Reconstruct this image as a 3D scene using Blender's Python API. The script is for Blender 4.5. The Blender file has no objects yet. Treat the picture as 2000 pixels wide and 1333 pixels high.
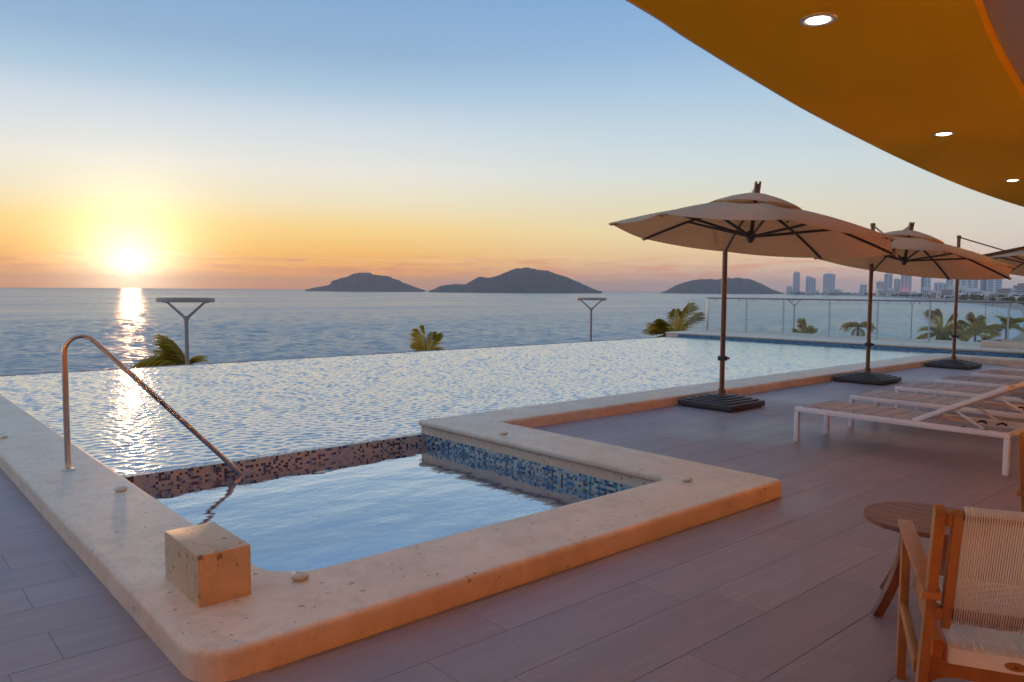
import bpy, bmesh, math, random
import numpy as np
from mathutils import Vector, Matrix

random.seed(7)
rng = np.random.default_rng(7)
SC = bpy.context.scene
COL = SC.collection
PI = math.pi

def lin(c):
    return tuple(((v / 255) / 12.92 if v / 255 <= .04045 else ((v / 255 + .055) / 1.055) ** 2.4) for v in c)

# ------------------------------------------------------------------ camera
CAM_H = 1.5
FPX = 1486.0
PITCH = math.atan((666.5 - 567.3) / FPX)
ROLL = math.radians(.355)
HEAD = PI / 2 - math.atan(1690 / math.hypot(FPX, 99))        # heading, counted from +X


def rz(v, a):
    c, s = math.cos(a), math.sin(a)
    return Vector((c * v[0] - s * v[1], s * v[0] + c * v[1], v[2]))


_f = Vector((0, math.cos(PITCH), -math.sin(PITCH)))
_u = Vector((0, math.sin(PITCH), math.cos(PITCH)))
_r = Vector((1, 0, 0))
_R = math.cos(ROLL) * _r + math.sin(ROLL) * _u
_U = math.cos(ROLL) * _u - math.sin(ROLL) * _r
CR, CU, CF = [rz(v, -HEAD) for v in (_R, _U, _f)]
CC = Vector((0, 0, CAM_H))
cam_d = bpy.data.cameras.new('camera')
cam_d.sensor_width = 36
cam_d.lens = FPX / 2000 * 36
cam_d.clip_start = .05
cam_d.clip_end = 90000
cam = bpy.data.objects.new('camera', cam_d)
COL.objects.link(cam)
M4 = Matrix(((CR.x, CU.x, -CF.x, 0), (CR.y, CU.y, -CF.y, 0), (CR.z, CU.z, -CF.z, CAM_H), (0, 0, 0, 1)))
cam.matrix_world = M4
SC.camera = cam


def ray(x, y):
    return (CF * FPX + CR * (x - 1000) - CU * (y - 666.5)).normalized()


def at_z(x, y, z=0):
    d = ray(x, y)
    return CC + d * ((z - CAM_H) / d.z)


def at_dep(x, y, d):
    r = ray(x, y)
    return CC + r * (d / r.dot(CF))


def proj(p):
    q = Vector(p) - CC
    z = q.dot(CF)
    return 1000 + FPX * q.dot(CR) / z, 666.5 - FPX * q.dot(CU) / z, z


# ------------------------------------------------------------------ sky, sun, exposure
SUN_DIR = ray(255, 524)
SUN_EL = math.asin(SUN_DIR.z)
SUN_AZ = math.atan2(SUN_DIR.y, SUN_DIR.x)
world = bpy.data.worlds.new('World')
SC.world = world
world.use_nodes = True
wt = world.node_tree
wt.nodes.clear()


class NT:
    """Small helper to write node graphs."""
    def __init__(s, tree):
        s.t = tree

    def n(s, kind, **kw):
        nd = s.t.nodes.new(kind)
        for k, v in kw.items():
            setattr(nd, k, v)
        return nd

    def put(s, sock, v):
        if isinstance(v, bpy.types.NodeSocket):
            s.t.links.new(v, sock)
        elif v is not None:
            sock.default_value = v

    def m(s, op, a, b=None, c=None, clamp=False):
        nd = s.n('ShaderNodeMath', operation=op, use_clamp=clamp)
        for i, v in enumerate((a, b, c)):
            if v is not None:
                s.put(nd.inputs[i], v)
        return nd.outputs[0]

    def mix(s, f, a, b, blend='MIX'):
        nd = s.n('ShaderNodeMix', data_type='RGBA', blend_type=blend)
        s.put(nd.inputs['Factor'], f)
        s.put(nd.inputs[6], a if not isinstance(a, tuple) else (*a[:3], 1))
        s.put(nd.inputs[7], b if not isinstance(b, tuple) else (*b[:3], 1))
        return nd.outputs[2]

    def ramp(s, f, stops, interp='LINEAR'):
        nd = s.n('ShaderNodeValToRGB')
        cr = nd.color_ramp
        cr.interpolation = interp
        while len(cr.elements) > 1:
            cr.elements.remove(cr.elements[-1])
        for i, (p, c) in enumerate(stops):
            e = cr.elements[0] if i == 0 else cr.elements.new(p)
            e.position = p
            e.color = (*c[:3], 1) if isinstance(c, tuple) else (c, c, c, 1)
        s.put(nd.inputs[0], f)
        return nd.outputs[0]

    def noise(s, vec, scale, detail=2, rough=.5, dist=0., dim='3D'):
        nd = s.n('ShaderNodeTexNoise', noise_dimensions=dim)
        s.put(nd.inputs['Vector'], vec)
        s.put(nd.inputs['Scale'], scale)
        s.put(nd.inputs['Detail'], detail)
        s.put(nd.inputs['Roughness'], rough)
        s.put(nd.inputs['Distortion'], dist)
        return nd.outputs[0]

    def mapr(s, v, a, b, c, d, smooth=False):
        nd = s.n('ShaderNodeMapRange', interpolation_type='SMOOTHSTEP' if smooth else 'LINEAR')
        for i, q in enumerate((v, a, b, c, d)):
            s.put(nd.inputs[i], q)
        return nd.outputs[0]

    def mapping(s, vec, scale=(1, 1, 1), loc=(0, 0, 0), rot=(0, 0, 0)):
        nd = s.n('ShaderNodeMapping')
        s.put(nd.inputs['Vector'], vec)
        nd.inputs['Scale'].default_value = scale
        nd.inputs['Location'].default_value = loc
        nd.inputs['Rotation'].default_value = rot
        return nd.outputs[0]


def sky_world():
    g = NT(wt)
    tc = g.n('ShaderNodeTexCoord').outputs['Generated']
    sep = g.n('ShaderNodeSeparateXYZ')
    g.put(sep.inputs[0], tc)
    X, Y, Z = sep.outputs
    el = g.m('MULTIPLY', g.m('ARCSINE', Z), 180 / PI)                    # degrees
    hor = g.m('SQRT', g.m('ADD', g.m('MULTIPLY', X, X), g.m('MULTIPLY', Y, Y)))
    sx, sy = math.cos(SUN_AZ), math.sin(SUN_AZ)
    cz = g.m('DIVIDE', g.m('ADD', g.m('MULTIPLY', X, sx), g.m('MULTIPLY', Y, sy)), g.m('MAXIMUM', hor, 1e-4))
    daz = g.m('MULTIPLY', g.m('ARCCOSINE', g.m('MINIMUM', g.m('MAXIMUM', cz, -1.), 1.)), 180 / PI)
    t = g.m('POWER', g.m('DIVIDE', g.m('MAXIMUM', el, 0.), 90, clamp=True), .5)

    def stops(lst):
        return [(math.sqrt(e / 90), lin(c)) for e, c in lst]
    high = [(30, (130, 162, 200)), (50, (128, 158, 194)), (90, (126, 154, 190))]
    A = g.ramp(t, stops([(0, (255, 160, 62)), (1.2, (255, 172, 70)), (2.6, (248, 190, 92)), (4.5, (243, 209, 135)),
                         (6.4, (231, 220, 188)), (8.5, (224, 222, 212)), (11, (203, 213, 218)), (12.5, (190, 204, 217)), (14, (164, 191, 211)),
                         (16.5, (140, 171, 201)), (20, (126, 162, 199))] + high))
    B = g.ramp(t, stops([(0, (214, 168, 148)), (1.2, (222, 174, 142)), (2.6, (233, 199, 148)), (4.2, (231, 212, 165)),
                         (6.2, (221, 212, 184)), (8.5, (206, 214, 210)), (11, (190, 206, 214)), (14, (166, 192, 213)),
                         (17.5, (138, 172, 207)), (21, (122, 160, 203))] + high))
    C = g.ramp(t, stops([(0, (198, 178, 182)), (1.5, (212, 190, 182)), (3.5, (216, 202, 188)), (6, (208, 208, 198)),
                         (9, (194, 206, 210)), (12.5, (168, 194, 212)), (17.5, (138, 174, 208)), (21, (124, 162, 204))] + high))
    col = g.mix(g.mapr(daz, 13, 40, 0, 1, True), A, B)
    col = g.mix(g.mapr(daz, 36, 62, 0, 1, True), col, C)
    # thin streaks of cloud low over the horizon
    azv = g.m('ARCTAN2', Y, X)
    cv = g.n('ShaderNodeCombineXYZ')
    g.put(cv.inputs[0], g.m('MULTIPLY', azv, 9.))
    g.put(cv.inputs[1], g.m('MULTIPLY', el, 1.9))
    nz = g.noise(cv.outputs[0], 1.6, 5, .6, .6)
    band = g.m('MULTIPLY', g.mapr(el, .55, 1.35, 0, 1, True), g.mapr(el, 1.8, 2.9, 1, 0, True))
    cm = g.m('MULTIPLY', g.mapr(nz, .47, .62, 0, 1, True), band)
    col = g.mix(g.m('MULTIPLY', cm, .6), col, lin((222, 140, 104)))
    nz2 = g.noise(g.mapping(cv.outputs[0], loc=(4.2, 1.3, 0)), 2.1, 6, .62, .5)
    band2 = g.m('MULTIPLY', g.mapr(el, 1.5, 1.9, 0, 1, True), g.mapr(el, 2.2, 3.1, 1, 0, True))
    cm2 = g.m('MULTIPLY', g.mapr(nz2, .53, .64, 0, 1, True), band2)
    col = g.mix(g.m('MULTIPLY', cm2, .55), col, lin((252, 205, 160)))
    # glow of the sun
    dt = g.n('ShaderNodeVectorMath', operation='DOT_PRODUCT')
    g.put(dt.inputs[0], tc)
    dt.inputs[1].default_value = SUN_DIR
    ang = g.m('MULTIPLY', g.m('ARCCOSINE', g.m('MINIMUM', dt.outputs['Value'], 1.)), 180 / PI)

    def glow(sig, amp, c):
        e = g.m('POWER', 2.71828, g.m('MULTIPLY', g.m('POWER', g.m('DIVIDE', ang, sig), 2.), -1.))
        nd = g.n('ShaderNodeVectorMath', operation='SCALE')
        nd.inputs[0].default_value = c
        g.put(nd.inputs['Scale'], g.m('MULTIPLY', e, amp))
        return nd.outputs[0]

    def add(a, b):
        nd = g.n('ShaderNodeVectorMath', operation='ADD')
        g.put(nd.inputs[0], a)
        g.put(nd.inputs[1], b)
        return nd.outputs[0]
    for sig, amp, c in ((.9, .4, (1, .95, .85)), (1.9, .55, (1, .95, .8)), (3.5, .75, (1, .95, .72)), (5.6, .34, (1, .85, .4))):
        col = add(col, glow(sig, amp, c))
    # a little of the physical sky for its colour at the top
    ns = g.n('ShaderNodeTexSky', sky_type='NISHITA', sun_disc=False)
    ns.sun_elevation = SUN_EL
    ns.sun_rotation = PI / 2 - SUN_AZ
    nd = g.n('ShaderNodeVectorMath', operation='SCALE')
    g.put(nd.inputs[0], ns.outputs[0])
    nd.inputs['Scale'].default_value = .004
    col = add(col, nd.outputs[0])
    bg = g.n('ShaderNodeBackground')
    g.put(bg.inputs[0], col)
    bg.inputs[1].default_value = .87
    out = g.n('ShaderNodeOutputWorld')
    g.put(out.inputs[0], bg.outputs[0])


sky_world()
sun_d = bpy.data.lights.new('sun', 'SUN')
sun_d.energy = 0.55
sun_d.angle = math.radians(1)
sun_d.color = (1, .50, .22)
sun = bpy.data.objects.new('sun', sun_d)
COL.objects.link(sun)
sun.rotation_euler = (-SUN_DIR).to_track_quat('-Z', 'Y').to_euler()
sun.location = (0, 0, 30)
SC.view_settings.view_transform = 'Standard'
SC.view_settings.look = 'None'
SC.view_settings.gamma = 1
SC.view_settings.exposure = .4
SC.view_settings.use_curve_mapping = False
SC.render.engine = 'CYCLES'
SC.cycles.use_denoising = True
SC.cycles.max_bounces = 8
SC.cycles.transparent_max_bounces = 16
SC.cycles.sample_clamp_indirect = 80
SC.cycles.caustics_reflective = False
SC.cycles.caustics_refractive = False


# ------------------------------------------------------------------ mesh helpers
class MB:
    def __init__(s):
        s.v, s.f, s.mi = [], [], []

    def add(s, vs, fs, mi=0):
        o = len(s.v)
        s.v += [tuple(p) for p in vs]
        s.f += [tuple(i + o for i in f) for f in fs]
        s.mi += [mi] * len(fs)

    def box(s, lo, hi, mi=0, mat=None, bottom=True):
        (x0, y0, z0), (x1, y1, z1) = lo, hi
        vs = [Vector(p) for p in ((x0, y0, z0), (x1, y0, z0), (x1, y1, z0), (x0, y1, z0), (x0, y0, z1), (x1, y0, z1), (x1, y1, z1), (x0, y1, z1))]
        if mat:
            vs = [mat @ p for p in vs]
        fs = [(4, 5, 6, 7), (0, 1, 5, 4), (1, 2, 6, 5), (2, 3, 7, 6), (3, 0, 4, 7)]
        if bottom:
            fs.append((3, 2, 1, 0))
        s.add(vs, fs, mi)

    def cbox(s, lo, hi, c=.004, mi=0, mat=None):
        """box with chamfered edges"""
        bm = bmesh.new()
        bmesh.ops.create_cube(bm, size=1)
        for v in bm.verts:
            v.co = Vector([lo[i] + (v.co[i] + .5) * (hi[i] - lo[i]) for i in range(3)])
        bmesh.ops.bevel(bm, geom=bm.edges[:] , offset=c, segments=2, affect='EDGES', profile=.6)
        if mat:
            bm.transform(mat)
        s.bm(bm, mi)

    def bm(s, bm, mi=0):
        bm.verts.index_update()
        s.add([v.co.copy() for v in bm.verts], [[v.index for v in f.verts] for f in bm.faces], mi)
        bm.free()

    def bar(s, a, b, w, h, up=(0, 0, 1), c=.004, mi=0):
        """rectangular bar from a to b, w across, h along up"""
        a, b = Vector(a), Vector(b)
        d = (b - a)
        L = d.length
        d.normalize()
        x = d.cross(Vector(up)).normalized()
        y = x.cross(d).normalized()
        m = Matrix(((x.x, d.x, y.x, a.x), (x.y, d.y, y.y, a.y), (x.z, d.z, y.z, a.z), (0, 0, 0, 1)))
        s.cbox((-w / 2, 0, -h / 2), (w / 2, L, h / 2), c, mi, m)

    def tube(s, pts, r, seg=10, cap=True, mi=0, flat=1.):
        pts = [Vector(p) for p in pts]
        n = len(pts)
        rs = r if isinstance(r, (list, tuple)) else [r] * n
        ref = None
        vs, fs = [], []
        for i, p in enumerate(pts):
            d = (pts[min(i + 1, n - 1)] - pts[max(i - 1, 0)]).normalized()
            if ref is None:
                ref = Vector((0, 0, 1)) if abs(d.z) < .9 else Vector((1, 0, 0))
            x = d.cross(ref).normalized()
            y = x.cross(d).normalized()
            ref = y
            for k in range(seg):
                a = 2 * PI * k / seg
                vs.append(p + rs[i] * (math.cos(a) * x + math.sin(a) * y * flat))
        for i in range(n - 1):
            for k in range(seg):
                k2 = (k + 1) % seg
                fs.append((i * seg + k, i * seg + k2, (i + 1) * seg + k2, (i + 1) * seg + k))
        if cap:
            fs.append(tuple(reversed(range(seg))))
            fs.append(tuple(range((n - 1) * seg, n * seg)))
        s.add(vs, fs, mi)

    def lathe(s, prof, c=(0, 0, 0), seg=24, mi=0, sx=1., sy=1.):
        vs, fs = [], []
        for r, z in prof:
            for k in range(seg):
                a = 2 * PI * k / seg
                vs.append((c[0] + r * math.cos(a) * sx, c[1] + r * math.sin(a) * sy, c[2] + z))
        n = len(prof)
        for i in range(n - 1):
            for k in range(seg):
                k2 = (k + 1) % seg
                fs.append((i * seg + k, i * seg + k2, (i + 1) * seg + k2, (i + 1) * seg + k))
        fs.append(tuple(reversed(range(seg))))
        fs.append(tuple(range((n - 1) * seg, n * seg)))
        s.add(vs, fs, mi)

    def prism(s, poly, z0, z1, mi=0):
        n = len(poly)
        vs = [(x, y, z0) for x, y in poly] + [(x, y, z1) for x, y in poly]
        fs = [(i, (i + 1) % n, n + (i + 1) % n, n + i) for i in range(n)]
        fs += [tuple(range(n, 2 * n)), tuple(reversed(range(n)))]
        s.add(vs, fs, mi)

    def mesh(s, name, mats, smooth=False):
        me = bpy.data.meshes.new(name)
        me.from_pydata(s.v, [], s.f)
        for m in (mats if isinstance(mats, (list, tuple)) else [mats]):
            me.materials.append(m)
        if any(s.mi):
            me.polygons.foreach_set('material_index', s.mi)
        me.validate()
        me.update()
        if smooth:
            try:
                me.shade_smooth() if smooth is True else me.shade_auto_smooth()
            except Exception:
                me.polygons.foreach_set('use_smooth', [True] * len(me.polygons))
            if smooth is not True:
                me.set_sharp_from_angle(angle=math.radians(smooth))
        return me

    def build(s, name, mats, parent=None, smooth=False):
        o = bpy.data.objects.new(name, s.mesh(name, mats, smooth))
        COL.objects.link(o)
        if parent is not None:
            o.parent = parent
        return o


def sm(me, deg):
    me.polygons.foreach_set('use_smooth', [True] * len(me.polygons))
    me.set_sharp_from_angle(angle=math.radians(deg))


def _mesh(s, name, mats, smooth=False):
    me = bpy.data.meshes.new(name)
    me.from_pydata(s.v, [], s.f)
    for m in (mats if isinstance(mats, (list, tuple)) else [mats]):
        me.materials.append(m)
    if any(s.mi):
        me.polygons.foreach_set('material_index', s.mi)
    me.update()
    if smooth:
        sm(me, 180 if smooth is True else smooth)
    return me


MB.mesh = _mesh


def empty(name, loc=(0, 0, 0), rotz=0):
    o = bpy.data.objects.new(name, None)
    COL.objects.link(o)
    o.location = loc
    o.rotation_euler = (0, 0, rotz)
    o.empty_display_size = .1
    return o


def tag(o, label=None, cat=None, group=None, kind=None):
    if label:
        o['label'] = label
    if cat:
        o['category'] = cat
    if group:
        o['group'] = group
    if kind:
        o['kind'] = kind
    return o


def copy_tree(o, parent=None):
    c = o.copy()
    COL.objects.link(c)
    if parent is not None:
        c.parent = parent
    for ch in o.children:
        copy_tree(ch, c)
    return c


def fillet(pts, rad, seg=8):
    """round the corners of an open/closed 2-D polygon; rad is one radius per corner"""
    out = []
    n = len(pts)
    for i in range(n):
        p = Vector(pts[i])
        r = rad[i]
        if r <= 0:
            out.append(p)
            continue
        a = (Vector(pts[i - 1]) - p).normalized()
        b = (Vector(pts[(i + 1) % n]) - p).normalized()
        c = p + (a + b).normalized() * r * math.sqrt(2)
        p0, p1 = p + a * r, p + b * r
        a0 = math.atan2(p0.y - c.y, p0.x - c.x)
        a1 = math.atan2(p1.y - c.y, p1.x - c.x)
        d = (a1 - a0 + PI) % (2 * PI) - PI
        for k in range(seg + 1):
            q = a0 + d * k / seg
            out.append(Vector((c.x + r * math.cos(q), c.y + r * math.sin(q))))
    return out


# ------------------------------------------------------------------ materials
MATS = {}


def mat(name, base=(.5, .5, .5), rough=.5, metal=0., fn=None, spec=.5):
    m = bpy.data.materials.new(name)
    m.use_nodes = True
    t = m.node_tree
    t.nodes.clear()
    g = NT(t)
    out = g.n('ShaderNodeOutputMaterial')
    b = g.n('ShaderNodeBsdfPrincipled')
    b.inputs['Base Color'].default_value = (*base[:3], 1)
    b.inputs['Roughness'].default_value = rough
    b.inputs['Metallic'].default_value = metal
    b.inputs['Specular IOR Level'].default_value = spec
    g.put(out.inputs[0], b.outputs[0])
    g.p, g.out = b, out
    if fn:
        fn(g, b)
    MATS[name] = m
    return m


def objc(g):
    return g.n('ShaderNodeTexCoord').outputs['Object']


def posn(g):
    return g.n('ShaderNodeNewGeometry').outputs['Position']


def bump(g, b, h, dist=.01, strength=1.):
    nd = g.n('ShaderNodeBump')
    nd.inputs['Strength'].default_value = strength
    nd.inputs['Distance'].default_value = dist
    g.put(nd.inputs['Height'], h)
    g.put(b.inputs['Normal'], nd.outputs[0])


def f_plank(g, b):
    P = posn(g)
    rnd = g.n('ShaderNodeObjectInfo').outputs['Random']
    off = g.n('ShaderNodeCombineXYZ')
    g.put(off.inputs[0], g.m('MULTIPLY', rnd, 37.))
    g.put(off.inputs[2], g.m('MULTIPLY', rnd, 11.))
    va = g.n('ShaderNodeVectorMath', operation='ADD')
    g.put(va.inputs[0], P)
    g.put(va.inputs[1], off.outputs[0])
    gr = g.noise(g.mapping(va.outputs[0], (1.1, 26, 1)), 1.6, 7, .62, .55)
    gr2 = g.noise(g.mapping(va.outputs[0], (.55, 5, 1)), 1.4, 4, .55, 1.2)
    big = g.noise(P, .55, 3)
    c = g.ramp(gr, [(.25, (.312, .243, .256)), (.5, (.368, .289, .304)), (.75, (.424, .338, .354))])
    c = g.mix(g.mapr(gr2, .38, .62, 0, .55, True), c, (.320, .251, .265))
    tint = g.mapr(rnd, 0, 1, .95, 1.05)
    tv = g.n('ShaderNodeCombineColor')
    for i in range(3):
        g.put(tv.inputs[i], g.m('MULTIPLY', tint, g.mapr(big, .3, .7, .94, 1.06)))
    c = g.mix(1., c, tv.outputs[0], 'MULTIPLY')
    g.put(b.inputs['Base Color'], c)
    g.put(b.inputs['Roughness'], g.m('ADD', g.mapr(gr, .3, .7, .40, .54), g.mapr(big, .35, .65, -.09, .10)))
    bump(g, b, g.m('ADD', gr, g.m('MULTIPLY', gr2, .4)), .0016, .7)


def stone_fn(c0, c1, pit=.5, scale=1.):
    def fn(g, b):
        P = posn(g)
        big = g.noise(P, 2.2, 5, .6)
        fine = g.noise(P, 42 * scale, 4, .65)
        c = g.mix(g.mapr(big, .3, .7, 0, 1, True), c0, c1)
        c = g.mix(g.mapr(fine, .35, .7, 0, .35), c, tuple(v * .78 for v in c0))
        vo = g.n('ShaderNodeTexVoronoi', feature='F1')
        pv = g.n('ShaderNodeVectorMath', operation='ADD')
        g.put(pv.inputs[0], P)
        wn = g.n('ShaderNodeTexNoise')
        g.put(wn.inputs['Vector'], P)
        wn.inputs['Scale'].default_value = 30
        sc = g.n('ShaderNodeVectorMath', operation='SCALE')
        g.put(sc.inputs[0], wn.outputs[1])
        sc.inputs['Scale'].default_value = .05
        g.put(pv.inputs[1], sc.outputs[0])
        g.put(vo.inputs['Vector'], pv.outputs[0])
        vo.inputs['Scale'].default_value = 11 * scale
        sp = g.n('ShaderNodeSeparateColor')
        g.put(sp.inputs[0], vo.outputs['Color'])
        size = g.mapr(sp.outputs[0], 1 - .42 * pit, 1, 0, .30 if pit < 1 else .38)
        hole = g.m('MULTIPLY', g.mapr(g.m('SUBTRACT', size, vo.outputs['Distance']), 0, .09, 0, 1, True), .7)
        vo2 = g.n('ShaderNodeTexVoronoi', feature='F1')
        g.put(vo2.inputs['Vector'], pv.outputs[0])
        vo2.inputs['Scale'].default_value = 55 * scale
        sp2 = g.n('ShaderNodeSeparateColor')
        g.put(sp2.inputs[0], vo2.outputs['Color'])
        hole2 = g.m('MULTIPLY', g.mapr(g.m('SUBTRACT', g.mapr(sp2.outputs[1], .8, 1, 0, .28), vo2.outputs['Distance']), 0, .08, 0, 1, True), .5)
        h = g.m('MAXIMUM', hole, hole2)
        mot = g.noise(P, 7., 6, .7, .8)
        c = g.mix(g.mapr(mot, .42, .68, 0, .4, True), c, (c0[0] * .72, c0[1] * .66, c0[2] * .58))
        c = g.mix(h, c, (c0[0] * .36, c0[1] * .28, c0[2] * .21))
        g.put(b.inputs['Base Color'], c)
        g.put(b.inputs['Roughness'], g.mapr(big, .3, .7, .46, .58))
        b.inputs['Specular IOR Level'].default_value = .16
        bump(g, b, g.m('ADD', g.m('MULTIPLY', h, -1.), g.m('MULTIPLY', fine, .12)), .004, .8)
    return fn


def wood_fn(c0, c1, ax=(1, 14, 14)):
    def fn(g, b):
        P = objc(g)
        n = g.noise(g.mapping(P, ax), 2.6, 6, .6, .5)
        g.put(b.inputs['Base Color'], g.mix(g.mapr(n, .3, .7, 0, 1), c0, c1))
        bump(g, b, n, .001, .5)
    return fn


mat('plank', rough=.42, fn=f_plank, spec=.28)
mat('grout', (.28, .225, .235), .8)
mat('coping_stone', rough=.5, fn=stone_fn((.82, .63, .475), (.92, .745, .585), .75, 1.9))
mat('cube_stone', rough=.55, fn=stone_fn((.64, .46, .30), (.74, .56, .38), 1.5, 2.3))
mat('knob_stone', (.76, .66, .54), .5)
mat('ceiling_yellow', rough=.7, spec=.08, fn=lambda g, b: g.put(b.inputs['Base Color'], g.mix(g.noise(posn(g), 1.2, 3), (.92, .52, .003), (.94, .545, .004))))
mat('ceiling_grey', (.42, .42, .48), .7)
mat('fascia_white', (.78, .74, .72), .5)
mat('wall_orange', (.80, .36, .05), .7)
mat('steel', (.74, .58, .46), .16, 1.)
mat('rail_steel', (.62, .6, .6), .24, 1.)
mat('bronze', rough=.38, metal=.0, fn=wood_fn((.17, .075, .045), (.24, .11, .06), (30, 30, 2)), spec=.6)
mat('dark_rib', (.065, .05, .048), .5)
mat('slab_plastic', rough=.5, fn=lambda g, b: g.put(b.inputs['Base Color'], g.mix(g.noise(objc(g), 9, 4), (.055, .042, .042), (.085, .066, .064))))
mat('white_metal', (.90, .89, .94), .35, 0.)
mat('teak', rough=.42, fn=wood_fn((.36, .125, .032), (.50, .195, .055), (3, 3, 3)))
mat('teak_dark', rough=.45, fn=wood_fn((.19, .070, .044), (.28, .11, .066), (26, 2, 2)))
mat('black_plastic', (.02, .018, .02), .4)
mat('lamp_metal', (.33, .27, .255), .4, .2)
mat('white_post', (.62, .60, .62), .4)
mat('cord', rough=.75, fn=lambda g, b: g.put(b.inputs['Base Color'], g.mix(g.noise(objc(g), 60, 3), (.78, .74, .71), (.88, .85, .82))))
mat('badge_wood', (.34, .13, .04), .5)
mat('badge_mark', (.12, .045, .02), .5)
mat('sand', rough=.9, fn=lambda g, b: g.put(b.inputs['Base Color'], g.mix(g.noise(posn(g), .05, 5), (.34, .26, .2), (.42, .33, .26))))
mat('asphalt', (.05, .05, .055), .85)
mat('paving', rough=.8, fn=lambda g, b: g.put(b.inputs['Base Color'], g.mix(g.noise(posn(g), .8, 4), (.3, .27, .25), (.38, .34, .31))))
mat('render_wall', (.6, .54, .48), .8)
mat('trunk', rough=.85, fn=lambda g, b: g.put(b.inputs['Base Color'], g.mix(g.noise(g.mapping(objc(g), (1, 1, 9)), 3, 4), (.16, .12, .085), (.28, .215, .16))))


def f_sling(g, b):
    P = objc(g)
    w = g.n('ShaderNodeTexWave', wave_type='BANDS', bands_direction='X')
    g.put(w.inputs[0], P)
    w.inputs['Scale'].default_value = 90
    n = g.noise(P, 30, 3)
    g.put(b.inputs['Base Color'], g.mix(g.mapr(n, .3, .7, 0, 1), (.50, .465, .51), (.60, .56, .60)))
    bump(g, b, w.outputs[1], .001, .4)


mat('sling', rough=.8, fn=f_sling)


def cloth_mat(name, c0, c1, trans):
    m = mat(name, c0, .85)
    g = NT(m.node_tree)
    P = objc(g)
    n = g.noise(P, 14, 4, .6)
    w = g.noise(P, 2.2, 3, .6, .6)
    c = g.mix(g.mapr(n, .3, .7, 0, 1), c0, c1)
    b = m.node_tree.nodes['Principled BSDF']
    g.put(b.inputs['Base Color'], c)
    bump(g, b, g.m('ADD', w, g.m('MULTIPLY', n, .08)), .02, .35)
    tr = g.n('ShaderNodeBsdfTranslucent')
    g.put(tr.inputs[0], g.mix(1., c, (1., .78, .6), 'MULTIPLY'))
    mx = g.n('ShaderNodeMixShader')
    mx.inputs[0].default_value = trans
    g.put(mx.inputs[1], b.outputs[0])
    g.put(mx.inputs[2], tr.outputs[0])
    out = m.node_tree.nodes['Material Output']
    g.put(out.inputs[0], mx.outputs[0])
    return m


cloth_mat('canvas', (.88, .70, .49), (.92, .76, .55), .55)


def leaf_mat(name, c0, c1):
    m = mat(name, c0, .5)
    g = NT(m.node_tree)
    r = g.n('ShaderNodeObjectInfo').outputs['Random']
    c = g.mix(g.m('ADD', g.m('MULTIPLY', r, .6), g.m('MULTIPLY', g.noise(posn(g), 1.4, 3), .4)), c0, c1)
    b = m.node_tree.nodes['Principled BSDF']
    g.put(b.inputs['Base Color'], c)
    tr = g.n('ShaderNodeBsdfTranslucent')
    g.put(tr.inputs[0], g.mix(1., c, (1.35, 1.25, .6), 'MULTIPLY'))
    mx = g.n('ShaderNodeMixShader')
    mx.inputs[0].default_value = .75
    g.put(mx.inputs[1], b.outputs[0])
    g.put(mx.inputs[2], tr.outputs[0])
    g.put(m.node_tree.nodes['Material Output'].inputs[0], mx.outputs[0])


leaf_mat('palm_leaf', (.36, .29, .045), (.52, .38, .065))
leaf_mat('far_leaf', (.09, .10, .06), (.15, .14, .08))


def emis(name, c, s):
    m = bpy.data.materials.new(name)
    m.use_nodes = True
    t = m.node_tree
    t.nodes.clear()
    e = t.nodes.new('ShaderNodeEmission')
    e.inputs[0].default_value = (*c, 1)
    e.inputs[1].default_value = s
    o = t.nodes.new('ShaderNodeOutputMaterial')
    t.links.new(e.outputs[0], o.inputs[0])
    MATS[name] = m


emis('lamp_glow', (1, .78, .5), 14.)
emis('red_glow', (1, .12, .2), 6.)

TILE = .0235
TILE_COLS = [(.66, .64, .56), (.36, .47, .55), (.045, .22, .38), (.02, .07, .22), (.115, .055, .04), (.12, .34, .46)]
for i, c in enumerate(TILE_COLS):
    mat('tile_%d' % i, c, .18)
mat('tile_grout', (.52, .5, .48), .7)


def mosaic_mat(name, cols, grout):
    def fn(g, b):
        P = posn(g)
        sc = g.n('ShaderNodeVectorMath', operation='SCALE')
        g.put(sc.inputs[0], P)
        sc.inputs['Scale'].default_value = 1 / TILE
        fl = g.n('ShaderNodeVectorMath', operation='FLOOR')
        g.put(fl.inputs[0], sc.outputs[0])
        wn = g.n('ShaderNodeTexWhiteNoise', noise_dimensions='3D')
        g.put(wn.inputs['Vector'], fl.outputs[0])
        k = len(cols)
        c = g.ramp(wn.outputs['Value'], [(i / k, cols[i]) for i in range(k)], 'CONSTANT')
        fr = g.n('ShaderNodeVectorMath', operation='FRACTION')
        g.put(fr.inputs[0], sc.outputs[0])
        sp = g.n('ShaderNodeSeparateXYZ')
        g.put(sp.inputs[0], fr.outputs[0])
        nm = g.n('ShaderNodeNewGeometry').outputs['True Normal']
        ns = g.n('ShaderNodeSeparateXYZ')
        g.put(ns.inputs[0], nm)
        tot = None
        for i in range(3):
            e = g.m('LESS_THAN', sp.outputs[i], .13)
            e = g.m('MULTIPLY', e, g.m('LESS_THAN', g.m('ABSOLUTE', ns.outputs[i]), .5))
            tot = e if tot is None else g.m('MAXIMUM', tot, e)
        g.put(b.inputs['Base Color'], g.mix(tot, c, grout))
    return mat(name, rough=.25, fn=fn)


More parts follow.
